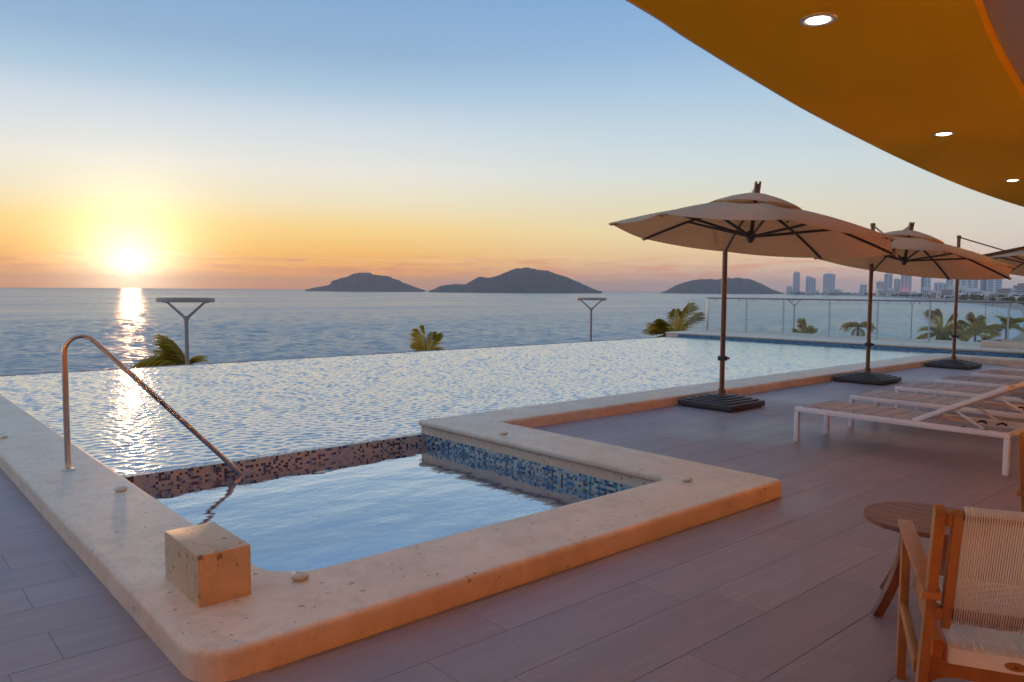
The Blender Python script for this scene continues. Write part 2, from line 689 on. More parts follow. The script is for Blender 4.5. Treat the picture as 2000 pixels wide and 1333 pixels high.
mosaic_mat('mosaic_wall', [(.2, .36, .48), (.012, .10, .30), (.03, .26, .48), (.08, .34, .52), (.02, .12, .30), (.05, .32, .50), (.012, .06, .22)], (.22, .36, .46))
mosaic_mat('mosaic_floor', [(.06, .30, .58), (.04, .24, .54), (.10, .38, .64), (.06, .28, .58), (.18, .46, .68)], (.22, .46, .64))


def water_mat(name, tint, expo, rough, bumps):
    m = bpy.data.materials.new(name)
    m.use_nodes = True
    t = m.node_tree
    t.nodes.clear()
    g = NT(t)
    P = posn(g)
    nrm = None
    for sc, dist, mp in bumps:
        nd = g.n('ShaderNodeBump')
        nd.inputs['Distance'].default_value = dist
        nd.inputs['Strength'].default_value = 1
        g.put(nd.inputs['Height'], g.noise(g.mapping(P, mp), sc, 3, .5))
        if nrm is not None:
            g.put(nd.inputs['Normal'], nrm)
        nrm = nd.outputs[0]
    fr = g.n('ShaderNodeLayerWeight')
    fr.inputs[0].default_value = .5
    gl = g.n('ShaderNodeBsdfGlossy')
    gl.inputs['Roughness'].default_value = rough
    gl.inputs['Color'].default_value = (1, 1, 1, 1)
    if nrm is not None:
        g.put(fr.inputs['Normal'], nrm)
        g.put(gl.inputs['Normal'], nrm)
    tr = g.n('ShaderNodeBsdfTransparent')
    tr.inputs[0].default_value = (*tint, 1)
    mx = g.n('ShaderNodeMixShader')
    g.put(mx.inputs[0], g.m('ADD', .05, g.m('MULTIPLY', .93, g.m('POWER', fr.outputs['Facing'], expo)), clamp=True))
    g.put(mx.inputs[1], tr.outputs[0])
    g.put(mx.inputs[2], gl.outputs[0])
    out = g.n('ShaderNodeOutputMaterial')
    g.put(out.inputs[0], mx.outputs[0])
    MATS[name] = m


water_mat('pool_water', (.36, .50, .60), 1.8, .14, [(34, .0022, (1, 1, 1))])
water_mat('spa_water', (.66, .85, .95), 1.3, .012, [(2.2, .006, (1, 1.6, 1)), (9, .0012, (1, 1, 1))])


def f_sea(g, b):
    P = posn(g)
    at = g.n('ShaderNodeAttribute', attribute_name='foam').outputs['Fac']
    n1 = g.noise(g.mapping(P, (1, 1, 1), rot=(0, 0, .4)), .55, 4, .6, .4)
    n2 = g.noise(P, 2.3, 3, .55)
    fo = g.noise(g.mapping(P, (.05, .12, 1)), 1., 6, .7)
    c = g.mix(g.noise(P, .006, 4), (.17, .175, .172), (.20, .20, .192))
    fm = g.m('MULTIPLY', g.mapr(g.m('ADD', at, g.m('MULTIPLY', g.m('SUBTRACT', fo, .5), 1.1)), .45, .8, 0, 1, True), g.m('GREATER_THAN', at, .02))
    c = g.mix(fm, c, (.5, .53, .56))
    g.put(b.inputs['Base Color'], c)
    g.put(b.inputs['Roughness'], g.m('ADD', g.mapr(g.noise(g.mapping(P, (.3, 1, 1)), .012, 4), .35, .65, .20, .29), g.m('MULTIPLY', fm, .4)))
    n3 = g.noise(P, .12, 3, .6)
    bump(g, b, g.m('ADD', g.m('ADD', g.m('MULTIPLY', n1, .8), g.m('MULTIPLY', n2, .7)), g.m('MULTIPLY', n3, 1.6)), .24, 1.)


mat('sea', rough=.16, fn=f_sea, spec=.5)
MATS['sea'].node_tree.nodes['Principled BSDF'].inputs['IOR'].default_value = 3.6


def f_island(g, b):
    P = posn(g)
    n = g.noise(P, .02, 6, .65)
    g.put(b.inputs['Base Color'], g.mix(g.mapr(n, .35, .65, 0, 1), (.018, .016, .012), (.085, .064, .046)))
    bump(g, b, n, 8., .8)


mat('island', rough=.9, fn=f_island)
for nm, c in (('tower_grey', (.74, .72, .76)), ('tower_white', (.86, .85, .86)), ('tower_cream', (.8, .72, .64)), ('tower_blue', (.17, .20, .30)),
              ('brick_pink', (.42, .27, .22)), ('slab_band', (.85, .83, .84)), ('window_dark', (.3, .31, .36))):
    mat(nm, c, .6)
mat('glass_dark', (.06, .07, .09), .12)


def glass_mat():
    m = bpy.data.materials.new('railing_glass')
    m.use_nodes = True
    t = m.node_tree
    t.nodes.clear()
    g = NT(t)
    fr = g.n('ShaderNodeFresnel')
    fr.inputs[0].default_value = 1.45
    gl = g.n('ShaderNodeBsdfGlossy')
    gl.inputs['Roughness'].default_value = .01
    tr = g.n('ShaderNodeBsdfTransparent')
    tr.inputs[0].default_value = (.90, .955, .95, 1)
    df = g.n('ShaderNodeBsdfDiffuse')
    df.inputs[0].default_value = (.6, .68, .68, 1)
    m1 = g.n('ShaderNodeMixShader')
    m1.inputs[0].default_value = .02
    g.put(m1.inputs[1], tr.outputs[0])
    g.put(m1.inputs[2], df.outputs[0])
    mx = g.n('ShaderNodeMixShader')
    g.put(mx.inputs[0], fr.outputs[0])
    g.put(mx.inputs[1], m1.outputs[0])
    g.put(mx.inputs[2], gl.outputs[0])
    out = g.n('ShaderNodeOutputMaterial')
    g.put(out.inputs[0], mx.outputs[0])
    MATS['railing_glass'] = m


glass_mat()

# ------------------------------------------------------------------ sea
SEA_Z = -11.0
SHORE = [(-4000, -600), (-400, 10), (-60, 40), (0, 44), (60, 48), (130, 52), (200, 60), (270, 74), (420, 112), (640, 172), (960, 302), (1500, 565),
         (2160, 880), (2700, 1240), (3080, 1600), (3260, 1790), (3500, 1700), (5000, 900)]
shx = np.array([p[0] for p in SHORE], float)
shy = np.array([p[1] for p in SHORE], float)


def shore_y(x):
    return np.interp(x, shx, shy)


def sea_mesh():
    r1 = 60 * 1.0041 ** np.arange(0, 570)
    r2 = r1[-1] * 1.018 ** np.arange(1, 230)
    r = np.concatenate([r1, r2])
    a = np.radians(np.linspace(2, 100, 880))
    A, Rr = np.meshgrid(a, r, indexing='xy')
    X, Y = Rr * np.cos(A), Rr * np.sin(A)
    step = np.gradient(r)[:, None] + 0 * X
    Zz = np.zeros_like(X)
    for k in range(52):
        L = 1.15 * (5.0 / 1.15) ** (rng.random())
        th = SUN_AZ + PI + rng.normal(0, .75)
        amp = .0062 * L * rng.uniform(.5, 1.2)
        kk = 2 * PI / L
        ph = rng.uniform(0, 2 * PI)
        w = np.clip((L / step - 1.9) / 1.2, 0, 1)
        s = np.sin(kk * (X * math.cos(th) + Y * math.sin(th)) + ph + .7 * np.sin(kk * .23 * (X * -math.sin(th) + Y * math.cos(th)) + ph * 2))
        Zz += amp * w * (s + .25 * s * s)
    dsh = Y - shore_y(X)                     # seaward distance (approximate)
    wid = np.interp(X, [0, 150, 300, 700, 1500, 4000], [5, 9, 24, 40, 50, 40])
    fade = np.clip(dsh / 30, .15, 1)
    Zz *= fade
    f = .62 * np.clip(1.2 - dsh / wid, 0, 1)
    # a few breaking lines further out
    for dist, ww in ((1.25, .10), (1.7, .08), (2.3, .06)):
        d2 = dsh / wid + .12 * np.sin(X / 37.) + .07 * np.sin(X / 13. + 1)
        f = np.maximum(f, .62 * np.exp(-((d2 - dist) / ww) ** 2) * (np.sin(X / 61. + dist * 7) > -.2))
    f[dsh > 4 * wid] = 0
    nr, na = X.shape
    co = np.stack([X, Y, SEA_Z + Zz], -1).reshape(-1, 3)
    idx = np.arange(nr * na).reshape(nr, na)
    q = np.stack([idx[:-1, :-1], idx[1:, :-1], idx[1:, 1:], idx[:-1, 1:]], -1).reshape(-1, 4)
    me = bpy.data.meshes.new('sea')
    me.vertices.add(len(co))
    me.vertices.foreach_set('co', co.astype(np.float32).ravel())
    me.loops.add(q.size)
    me.loops.foreach_set('vertex_index', q.astype(np.int32).ravel())
    me.polygons.add(len(q))
    me.polygons.foreach_set('loop_start', np.arange(0, q.size, 4, dtype=np.int32))
    me.polygons.foreach_set('use_smooth', np.ones(len(q), dtype=bool))
    me.update(calc_edges=True)
    at = me.attributes.new('foam', 'FLOAT', 'POINT')
    at.data.foreach_set('value', f.astype(np.float32).ravel())
    me.materials.append(MATS['sea'])
    o = bpy.data.objects.new('sea', me)
    COL.objects.link(o)
    tag(o, 'choppy blue grey sea reaching the horizon', kind='structure')


sea_mesh()

# land sheet: beach and ground behind the shore line
def land():
    xs = np.unique(np.concatenate([np.linspace(-3900, -420, 12), np.linspace(-400, 1000, 90), np.linspace(1020, 5000, 90)]))
    prof = [(10, -12.6), (0, -11.25), (-5, -10.7), (-14, -10.0), (-18, -9.45), (-60, -9.4), (-400, -9.0), (-2500, -6), (-9000, 0)]
    far_rise = np.interp(xs, [0, 600, 2500, 4000], [0, 0, 3, 5])
    vs, fs = [], []
    for i, x in enumerate(xs):
        y0 = float(shore_y(x))
        for j, (d, z) in enumerate(prof):
            vs.append((x, y0 + d, z + (far_rise[i] if j > 4 else 0)))
    n = len(prof)
    for i in range(len(xs) - 1):
        for j in range(n - 1):
            fs.append((i * n + j, i * n + j + 1, (i + 1) * n + j + 1, (i + 1) * n + j))
    mb = MB()
    mb.add(vs, fs)
    tag(mb.build('ground', MATS['sand'], None, True), 'sandy ground and beach along the curving shore', kind='structure')
    # promenade with kerb, then the road, both following the shore
    xs2 = np.linspace(-60, 190, 60)
    for name, d0, d1, zt, m in (('promenade', -26, -19, -9.25, 'paving'), ('road', -38, -26.3, -9.37, 'asphalt')):
        mb = MB()
        k = len(xs2)
        vs = []
        for x in xs2:
            y0 = float(shore_y(x))
            vs += [(x, y0 + d0, zt), (x, y0 + d1, zt), (x, y0 + d1, zt - .4), (x, y0 + d0, zt - .4)]
        fs = []
        for i in range(k - 1):
            for j in range(4):
                j2 = (j + 1) % 4
                fs.append((i * 4 + j, i * 4 + j2, (i + 1) * 4 + j2, (i + 1) * 4 + j))
        mb.add(vs, fs)
        tag(mb.build(name, MATS[m]), 'paved seaside promenade below the pool terrace' if name == 'promenade' else 'asphalt road below the pool terrace', kind='structure')


land()

# ------------------------------------------------------------------ terrace: base, deck, coping, pool
X0, X1 = 1.51, 20.95          # pool inner limits in x
YE = 15.40                    # infinity edge
YS = 6.65                     # south side of the main pool
ZW = -.02                     # main pool water
ZS = -.125                     # spa water
SPX1 = 4.53
SPY0, SPY1 = 3.40, 6.55

mb = MB()
mb.box((-7, -9, -9.6), (24.2, 15.95, -1.9))
tag(mb.build('hotel_base', MATS['render_wall']), 'plain rendered lower storeys under the pool terrace', kind='structure')

# coping polygon (one band), fillet radii; flags tell deck side from pool side
YN = 15.55
cp = [((.94, YN), 0, 0), ((.94, 2.82), .17, 0), ((5.17, 2.82), .05, 0), ((5.17, 6.04), .03, 0), ((18.28, 6.04), .03, 0), ((18.28, -6), 0, 0),
      ((18.87, -6), 0, 1), ((18.87, YS), .03, 1), ((SPX1, YS), .03, 1), ((SPX1, SPY0), .07, 1), ((X0, SPY0), .26, 1), ((X0, YN), 0, 1)]


def band_loops(cp, loops):
    pts, fl = [], []
    n = len(cp)
    raw = [c[0] for c in cp]
    for i in range(n):
        sub = fillet([raw[i - 1], raw[i], raw[(i + 1) % n]], [0, cp[i][1], 0], 8)[1:-1] if cp[i][1] > 0 else [Vector(raw[i])]
        pts += sub
        fl += [cp[i][2]] * len(sub)
    # subdivide long edges? not needed; offsets by averaged normals
    m = len(pts)
    nor = []
    for i in range(m):
        a = (pts[i] - pts[i - 1]).normalized()
        b = (pts[(i + 1) % m] - pts[i]).normalized()
        na, nb = Vector((-a.y, a.x)), Vector((-b.y, b.x))     # inward for counter-clockwise
        v = na + nb
        v = v / max(v.length_squared / 2, .25)
        nor.append(v)
    area = sum(pts[i - 1].x * pts[i].y - pts[i].x * pts[i - 1].y for i in range(m))
    sgn = 1 if area > 0 else -1
    vs = []
    for z, io, ii in loops:
        for i in range(m):
            q = pts[i] + nor[i] * sgn * (ii if fl[i] else io)
            vs.append((q.x, q.y, z))
    fs = [tuple(range(m))]
    for l in range(len(loops) - 1):
        for i in range(m):
            i2 = (i + 1) % m
            fs.append((l * m + i, (l + 1) * m + i, (l + 1) * m + i2, l * m + i2))
    return vs, fs




def flat_top(o):
    """keep the big top face flat so its normals do not lean into the rounded nose"""
    me = o.data
    me.polygons[0].use_smooth = False
    keys = {tuple(sorted(k)) for k in me.polygons[0].edge_keys}
    for e in me.edges:
        if tuple(sorted(e.vertices)) in keys:
            e.use_edge_sharp = True


pool = empty('swimming_pool', (X0, SPY0, 0))
tag(pool, 'infinity swimming pool with square spa and cream stone coping', kind='structure')


def under(o, parent):
    """keep world position while parenting"""
    o.parent = parent
    o.matrix_parent_inverse = parent.matrix_world.inverted() if False else Matrix.Translation(-Vector(parent.location))
    return o


vs, fs = band_loops(cp, [(.12, .030, .024), (.1185, .018, .014), (.113, .008, .006), (.104, .002, .001), (.094, 0, 0), (.082, 0, 0), (.072, 0, .004), (.066, 0, .014),
                         (.063, 0, .032), (-.017, 0, .034), (-.06, 0, .034)])
mb = MB()
mb.add(vs, fs)
cop = under(mb.build('coping', MATS['coping_stone'], None, 40), pool)
flat_top(cop)
# far wide ledge with rounded nose
lp = [((20.95, 15.93), .04, 1), ((20.95, -6), 0, 1), ((24.15, -6), 0, 0), ((24.15, 15.93), .04, 0)]
vs, fs = band_loops(lp, [(.12, .02, .024), (.1185, .011, .014), (.113, .004, .006), (.104, 0, .001), (.094, 0, 0), (.076, 0, 0), (.068, 0, .006), (.062, 0, .03), (-.3, 0, .032)])
mb = MB()
mb.add(vs, fs)
flat_top(under(mb.build('ledge', MATS['coping_stone'], None, 40), pool))

# basin walls and floors
mb = MB()
ZF = -1.35
WX0, WX1 = X0 - .03, X1 + .024
mb.add([(WX0, YS, ZF), (WX1, YS, ZF), (WX1, YE, ZF), (WX0, YE, ZF)], [(0, 1, 2, 3)])
mb.add([(18.84, -6, ZF), (WX1, -6, ZF), (WX1, YS, ZF), (18.84, YS, ZF)], [(0, 1, 2, 3)])
under(mb.build('pool_floor', MATS['mosaic_floor']), pool)
mb = MB()
mb.add([(WX0, SPY0 - .03, -.95), (SPX1 + .03, SPY0 - .03, -.95), (SPX1 + .03, SPY1, -.95), (WX0, SPY1, -.95)], [(0, 1, 2, 3)])
under(mb.build('spa_floor', MATS['mosaic_floor']), pool)


def wall_quads(lst, name, m):
    mb = MB()
    for (xa, ya), (xb, yb), z0, z1 in lst:
        mb.add([(xa, ya, z0), (xb, yb, z0), (xb, yb, z1), (xa, ya, z1)], [(0, 1, 2, 3)])
    return under(mb.build(name, MATS[m]), pool)


wall_quads([((WX0 - .001, YE), (WX0 - .001, YS), ZF, -.017), ((SPX1 + .03, YS - .031), (18.84, YS - .031), ZF, -.017),
            ((18.84, YS - .03), (18.84, -6), ZF, -.017), ((WX1, -6), (WX1, YE), ZF, .058),
            ((WX0, YE), (WX1, YE), ZF, -.03)], 'pool_wall', 'mosaic_wall')
wall_quads([((WX0 - .001, SPY1), (WX0 - .001, SPY0 - .03), -.95, -.017), ((WX0, SPY0 - .031), (SPX1 + .03, SPY0 - .031), -.95, -.017),
            ((SPX1 + .0315, SPY0 - .03), (SPX1 + .0315, SPY1), -.95, -.018)], 'spa_wall', 'mosaic_wall')
mb = MB()
mb.box((WX0, SPY1 + .002, ZF), (SPX1 + .03, YS - .004, -.0165))
under(mb.build('divider_wall', MATS['mosaic_wall']), pool)
mb = MB()
mb.box((X0, YE + .001, -1.9), (20.97, YE + .16, -.012))
under(mb.build('infinity_edge', MATS['grout']), pool)
mb = MB()
mb.box((X0 - .6, YE + .17, -1.9), (20.97, 15.93, -.55))
under(mb.build('gutter', MATS['paving']), pool)

# mosaic tiles that the photo lets one see, as real tiles
def tiles(name, place, nu, nv, seed, weights):
    rg = np.random.default_rng(seed)
    mb = MB()
    g0 = TILE * .06
    pick = rg.choice(len(TILE_COLS), size=(nu, nv), p=weights)
    for i in range(nu):
        for j in range(nv):
            u0, u1 = i * TILE + g0, (i + 1) * TILE - g0
            v0, v1 = j * TILE + g0, (j + 1) * TILE - g0
            dd = .0025 + rg.uniform(-.0006, .0006)
            vs = [place(u, v, 0) for u, v in ((u0, v0), (u1, v0), (u1, v1), (u0, v1))] + [place(u, v, dd) for u, v in ((u0, v0), (u1, v0), (u1, v1), (u0, v1))]
            mb.add(vs, [(4, 5, 6, 7), (0, 1, 5, 4), (1, 2, 6, 5), (2, 3, 7, 6), (3, 0, 4, 7)], int(pick[i, j]))
    o = mb.build(name, [MATS['tile_%d' % i] for i in range(len(TILE_COLS))])
    tag(o, kind='stuff')
    return under(o, pool)


wts = [.30, .22, .17, .14, .06, .11]
wts_warm_lit = [.66, .08, .04, .07, .13, .02]  # divider: warm light on it put into the mix, fewer blues
ZT = -.0185
wall_quads([((SPX1 + .031, SPY0), (SPX1 + .031, SPY1), -.2, -.0175), ((WX0, SPY1 + .001), (SPX1 + .03, SPY1 + .001), -.2, -.0170)], 'tile_bed', 'tile_grout')
tiles('mosaic_tiles', lambda u, v, d: (SPX1 + .0308 - d, SPY1 - u, ZT - .165 + v), int(3.14 / TILE), 7, 3, wts)
tiles('mosaic_tiles', lambda u, v, d: (WX0 + u, SPY1 + .0008 - d, ZT - .165 + v), int(3.04 / TILE), 7, 4, wts_warm_lit)
tiles('mosaic_tiles', lambda u, v, d: (WX0 + u, SPY1 + .002 + v, -.0165 + d), int(3.04 / TILE), 4, 5, wts_warm_lit)

# round drains on the spa floor
for i, (px, py) in enumerate(((800, 1028), (560, 1085), (930, 925))):
    p = at_z(px, py, -.9)
    p.x = min(max(p.x, 1.8), 4.3)
    p.y = min(max(p.y, 3.7), 6.2)
    mb = MB()
    mb.lathe([(.11, 0), (.11, .015), (.09, .02), (.02, .022)], (p.x, p.y, -.949), 24)
    under(mb.build('floor_drain', MATS['knob_stone'], None, 30), pool)

# water sheets
def wave_grid(name, x0, x1, y0, y1, z, st, waves, m):
    nx, ny = int((x1 - x0) / st) + 1, int((y1 - y0) / st) + 1
    xs, ys = np.linspace(x0, x1, nx), np.linspace(y0, y1, ny)
    X, Y = np.meshgrid(xs, ys, indexing='xy')
    Z = np.zeros_like(X)
    for L, th, amp, ph in waves:
        k = 2 * PI / L
        u = X * math.cos(th) + Y * math.sin(th)
        w = -X * math.sin(th) + Y * math.cos(th)
        s = np.sin(k * u + ph + 1.3 * np.sin(k * .31 * w + ph * 1.7) + .8 * np.sin(k * .17 * w + ph * .6))
        Z += amp * (s + .2 * s * s)
    co = np.stack([X, Y, z + Z], -1).reshape(-1, 3)
    idx = np.arange(nx * ny).reshape(ny, nx)
    q = np.stack([idx[:-1, :-1], idx[:-1, 1:], idx[1:, 1:], idx[1:, :-1]], -1).reshape(-1, 4)
    me = bpy.data.meshes.new(name)
    me.vertices.add(len(co))
    me.vertices.foreach_set('co', co.astype(np.float32).ravel())
    me.loops.add(q.size)
    me.loops.foreach_set('vertex_index', q.astype(np.int32).ravel())
    me.polygons.add(len(q))
    me.polygons.foreach_set('loop_start', np.arange(0, q.size, 4, dtype=np.int32))
    me.polygons.foreach_set('use_smooth', np.ones(len(q), dtype=bool))
    me.update(calc_edges=True)
    me.materials.append(MATS[m])
    o = bpy.data.objects.new(name, me)
    COL.objects.link(o)
    return o


pw = []
for k in range(34):
    L = .052 * (0.19 / .052) ** rng.random()
    pw.append((L, SUN_AZ + PI + .25 + rng.normal(0, 1.0), .0050 * L * rng.uniform(.5, 1.2), rng.uniform(0, 6.28)))
tag(wave_grid('pool_water', WX0, WX1, YS - .004, YE + .03, ZW + .004, .0185, pw, 'pool_water'), 'rippled infinity pool water mirroring the sunset sky', kind='structure')
mb = MB()
mb.add([(18.84, -6, ZW), (WX1, -6, ZW), (WX1, YS - .004, ZW), (18.84, YS - .004, ZW)], [(0, 1, 2, 3)])
tag(mb.build('pool_water', MATS['pool_water']), 'pool water beyond the loungers', kind='structure')
tag(wave_grid('spa_water', WX0, SPX1 + .0285, SPY0 - .03, SPY1 - .002, ZS, .06,
              [(.9, 1.2, .0008, 1.), (.5, 2.2, .0004, 2.), (.33, 4., .0002, .3), (.4, 5.2, .0003, 4.)], 'spa_water'), 'calm spa water reflecting pale blue sky', kind='structure')

# deck: sub-floor plus planks
deck = MB()
deck.box((-6.5, -8.8, -.25), (18.6, 2.95, -.005))
deck.box((-6.5, 2.95, -.25), (1.2, 15.5, -.005))
deck.box((5.0, 2.95, -.25), (18.6, 6.3, -.005))
deck = tag(deck.build('deck', MATS['grout']), 'terrace deck of grey brown wood look planks', kind='structure')
PW, PL, GAP = .323, 1.29, .0014
rows = []
k0 = int(math.floor((-8.8 - 3.43) / PW))
full = None
cand = []
for k in range(k0, 60):
    ya = 3.43 + k * PW
    yb = ya + PW
    if ya > 15.2:
        break
    if yb <= 3.1:
        spans = [(-6.5, 18.5)]
    elif yb < 6.36:
        spans = [(-6.5, 1.2), (5.0, 18.5)]
    else:
        spans = [(-6.5, 1.2)]
    off = random.choice((0, .43, .86, .25, .62))
    for xa, xb in spans:
        i = math.floor((xa - off) / PL)
        while off + i * PL < xb:
            a, b = max(xa, off + i * PL), min(xb, off + (i + 1) * PL)
            i += 1
            if b - a < .04:
                continue
            cand.append((a, b, ya, yb))


def plank_mb(mb, L, ox=0., oy=0.):
    g, c = GAP / 2, .0012
    x0, x1, y0, y1 = ox + g, ox + L - g, oy + g, oy + PW - g
    vs = [(x0, y0, -.013), (x1, y0, -.013), (x1, y1, -.013), (x0, y1, -.013), (x0, y0, -c), (x1, y0, -c), (x1, y1, -c), (x0, y1, -c),
          (x0 + c, y0 + c, 0), (x1 - c, y0 + c, 0), (x1 - c, y1 - c, 0), (x0 + c, y1 - c, 0)]
    fs = [(8, 9, 10, 11)]
    for i in range(4):
        j = (i + 1) % 4
        fs += [(i, j, 4 + j, 4 + i), (4 + i, 4 + j, 8 + j, 8 + i)]
    mb.add(vs, fs)


def vis(c):
    a, b, ya, yb = c
    x, y = (a + b) / 2, (ya + yb) / 2
    best = 0
    for qx in (a, x, b):
        px, py, z = proj((qx, y, 0))
        if z > .3 and -30 < px < 2030 and -30 < py < 1400:
            best = max(best, 1 / z)
    # planks under the coping are not seen
    if (0.94 < a and b < 1.51 and ya > 2.9) or (b < 5.15 and ya > 2.9 and a > 4.4):
        return 0
    return best


cand.sort(key=vis, reverse=True)
rest = MB()
for i, (a, b, ya, yb) in enumerate(cand):
    if i < 300 and vis((a, b, ya, yb)) > 0:
        if abs(b - a - PL) < 1e-4:
            if full is None:
                mb = MB()
                plank_mb(mb, PL)
                full = mb.mesh('plank', MATS['plank'])
            me = full
        else:
            mb = MB()
            plank_mb(mb, b - a)
            me = mb.mesh('plank', MATS['plank'])
        o = bpy.data.objects.new('plank', me)
        COL.objects.link(o)
        o.location = (a, ya, random.uniform(-.0005, .0004))
        o.parent = deck
    else:
        plank_mb(rest, b - a, a, ya)
tag(rest.build('plank_rest', MATS['plank'], deck), kind='stuff')

# ------------------------------------------------------------------ ceiling with curved edge
ZC = 3.1
EDGE = [(-6.5, 1.55), (-3, 1.9), (0.5, 2.38), (3.31, 2.82), (4.15, 2.99), (5.32, 3.215), (6.81, 3.475), (9.39, 3.837), (12.0, 4.13), (14.2, 4.31), (16.57, 4.432), (20, 4.5), (25, 4.4)]
STEP = [(-6.5, .1), (-3, .45), (0.5, .95), (3.3, 1.33), (4.708, 1.55), (5.425, 1.69), (6.23, 1.834), (7.41, 2.02), (9.5, 2.30), (12, 2.55), (16, 2.75), (25, 2.8)]


def spline(P, n=8):
    out = []
    for i in range(len(P) - 1):
        p0, p1, p2, p3 = [Vector(P[max(0, min(len(P) - 1, i + k))]) for k in (-1, 0, 1, 2)]
        for j in range(n):
            t = j / n
            out.append(.5 * ((2 * p1) + (p2 - p0) * t + (2 * p0 - 5 * p1 + 4 * p2 - p3) * t * t + (3 * p1 - p0 - 3 * p2 + p3) * t ** 3))
    out.append(Vector(P[-1]))
    return out


ed, stp = spline(EDGE), spline(STEP)
roof = empty('roof_overhang', (8, 2, ZC))
tag(roof, 'curved roof overhang with yellow soffit over the terrace', kind='structure')


def ribbon(a, b, z0, z1, name, m):
    """slab between two curves, from z0 (soffit) to z1"""
    n = min(len(a), len(b))
    ia = [a[round(i * (len(a) - 1) / 119)] for i in range(120)]
    xs = [p.x for p in b]
    ib = [Vector((p.x, float(np.interp(p.x, xs, [q.y for q in b])))) for p in ia]
    vs = []
    for p, q in zip(ia, ib):
        vs += [(p.x, p.y, z0), (q.x, q.y, z0), (q.x, q.y, z1), (p.x, p.y, z1)]
    fs = []
    for i in range(119):
        for j in range(4):
            j2 = (j + 1) % 4
            fs.append((i * 4 + j, (i + 1) * 4 + j, (i + 1) * 4 + j2, i * 4 + j2))
    mb = MB()
    mb.add(vs, fs)
    return under(mb.build(name, MATS[m], None, 30), roof)


ribbon(ed, stp, ZC, ZC + .42, 'soffit', 'ceiling_yellow')
ribbon([Vector((p.x, p.y + .028)) for p in ed], [Vector((p.x, p.y + .002)) for p in ed], ZC + .012, ZC + .42, 'fascia', 'fascia_white')
mb = MB()
vs = []
for p in stp:
    vs += [(p.x, p.y - .002, ZC + .10), (p.x, -9, ZC + .10), (p.x, -9, ZC + .42), (p.x, p.y - .002, ZC + .42)]
fs = []
for i in range(len(stp) - 1):
    for j in range(4):
        j2 = (j + 1) % 4
        fs.append((i * 4 + j, (i + 1) * 4 + j, (i + 1) * 4 + j2, i * 4 + j2))
mb.add(vs, fs)
under(mb.build('inner_ceiling', MATS['ceiling_grey'], None, 30), roof)

mb = MB()  # unseen wall, added in orange to throw warm light on soffit and coping
mb.box((-6.5, -4.1, 0), (24, -3.8, ZC + .09))
mb.box((-6.8, -4.1, 0), (-6.5, 1.4, ZC + .09))
tag(mb.build('hotel_bounce_wall', MATS['wall_orange']), 'unseen hotel wall behind the terrace, added in orange to bounce warm light', 'wall')

# recessed downlights; the unseen ones are added to give warm bounce light
LIGHTS = [(4.374, 2.26), (8.385, 2.97), (12.51, 3.50), (16.7, 3.75), (.35, 1.72), (-3.6, 1.2)] + [(-4.5 + 3.2 * k, -2.7) for k in range(8)] + [(-4. + 3.2 * k, -1.5) for k in range(7)]
LBL = ['large round downlight in the yellow soffit nearest the camera', 'small round downlight in the middle of the yellow soffit', 'tiny downlight near the curved edge at far right']
for i, (x, y) in enumerate(LIGHTS):
    zc = ZC if i < 6 else ZC + .10
    d = empty('downlight', (x, y, zc))
    tag(d, LBL[i] if i < 3 else 'added round downlight out of view, warming the terrace', 'light', 'recessed downlights in the soffit')
    mb = MB()
    mb.lathe([(.104, -.0005), (.104, -.006), (.098, -.011), (.070, -.008), (.064, -.001)], (0, 0, 0), 40)
    mb.f = mb.f[:-2]
    mb.mi = mb.mi[:-2]
    mb.build('trim_ring', MATS['white_post'], d, 50)
    mb = MB()
    mb.lathe([(.066, -.0015), (.058, -.010), (.035, -.016), (.002, -.018)], (0, 0, 0), 32)
    mb.build('lens', MATS['lamp_glow'], d, True)
    ld = bpy.data.lights.new('downlight_lamp', 'SPOT')
    wash = 6 <= i < 14
    ld.energy = 260 if wash else (14 if i < 6 else 860)
    ld.color = (1, .6, .23)
    ld.spot_size = math.radians(105 if wash else (150 if i < 6 else 62))
    ld.spot_blend = .8
    ld.shadow_soft_size = .07
    lo = bpy.data.objects.new('downlight_lamp', ld)
    COL.objects.link(lo)
    lo.location = (0, 0, -.03)
    if wash:
        lo.rotation_euler = (math.radians(-74), 0, 0)
    lo.parent = d

# ------------------------------------------------------------------ things on the coping
mb = MB()
mb.cbox((1.108, 3.295, .1185), (1.342, 3.748, .349), .006)
o = mb.build('stone_block', MATS['cube_stone'], None, 30)
o.rotation_euler = (0, 0, 0)
tag(o, 'pitted cream stone block standing on the coping corner by the spa', 'stone block')

KN = [((236, 959), 'cream stone knob on the left coping near the handrail foot'), ((586, 1131), 'cream stone knob on the front coping beside the stone block'),
      ((983, 849), 'cream stone knob on the coping above the blue tiled spa wall'), ((1340, 940), 'cream stone knob on the coping near its right front corner'),
      ((2, 853), 'cream stone knob on the left coping at the edge of the photo')]
for (px, py), lb in KN:
    p = at_z(px, py, .12)
    if px == 2:
        p = Vector((1.06, 8.25, .12))
    k = empty('air_knob', (p.x, p.y, .1195), random.uniform(0, 3))
    tag(k, lb, 'knob', 'stone knobs on the coping')
    mb = MB()
    mb.lathe([(.030, 0), (.033, .004), (.040, .011), (.042, .018), (.038, .025), (.026, .030), (.012, .031)], (0, 0, 0), 28)
    mb.build('cap', MATS['knob_stone'], k, 60)
    mb = MB()
    mb.cbox((-.022, -.006, .028), (.022, .006, .0345), .002)
    mb.build('grip', MATS['knob_stone'], k, 30)

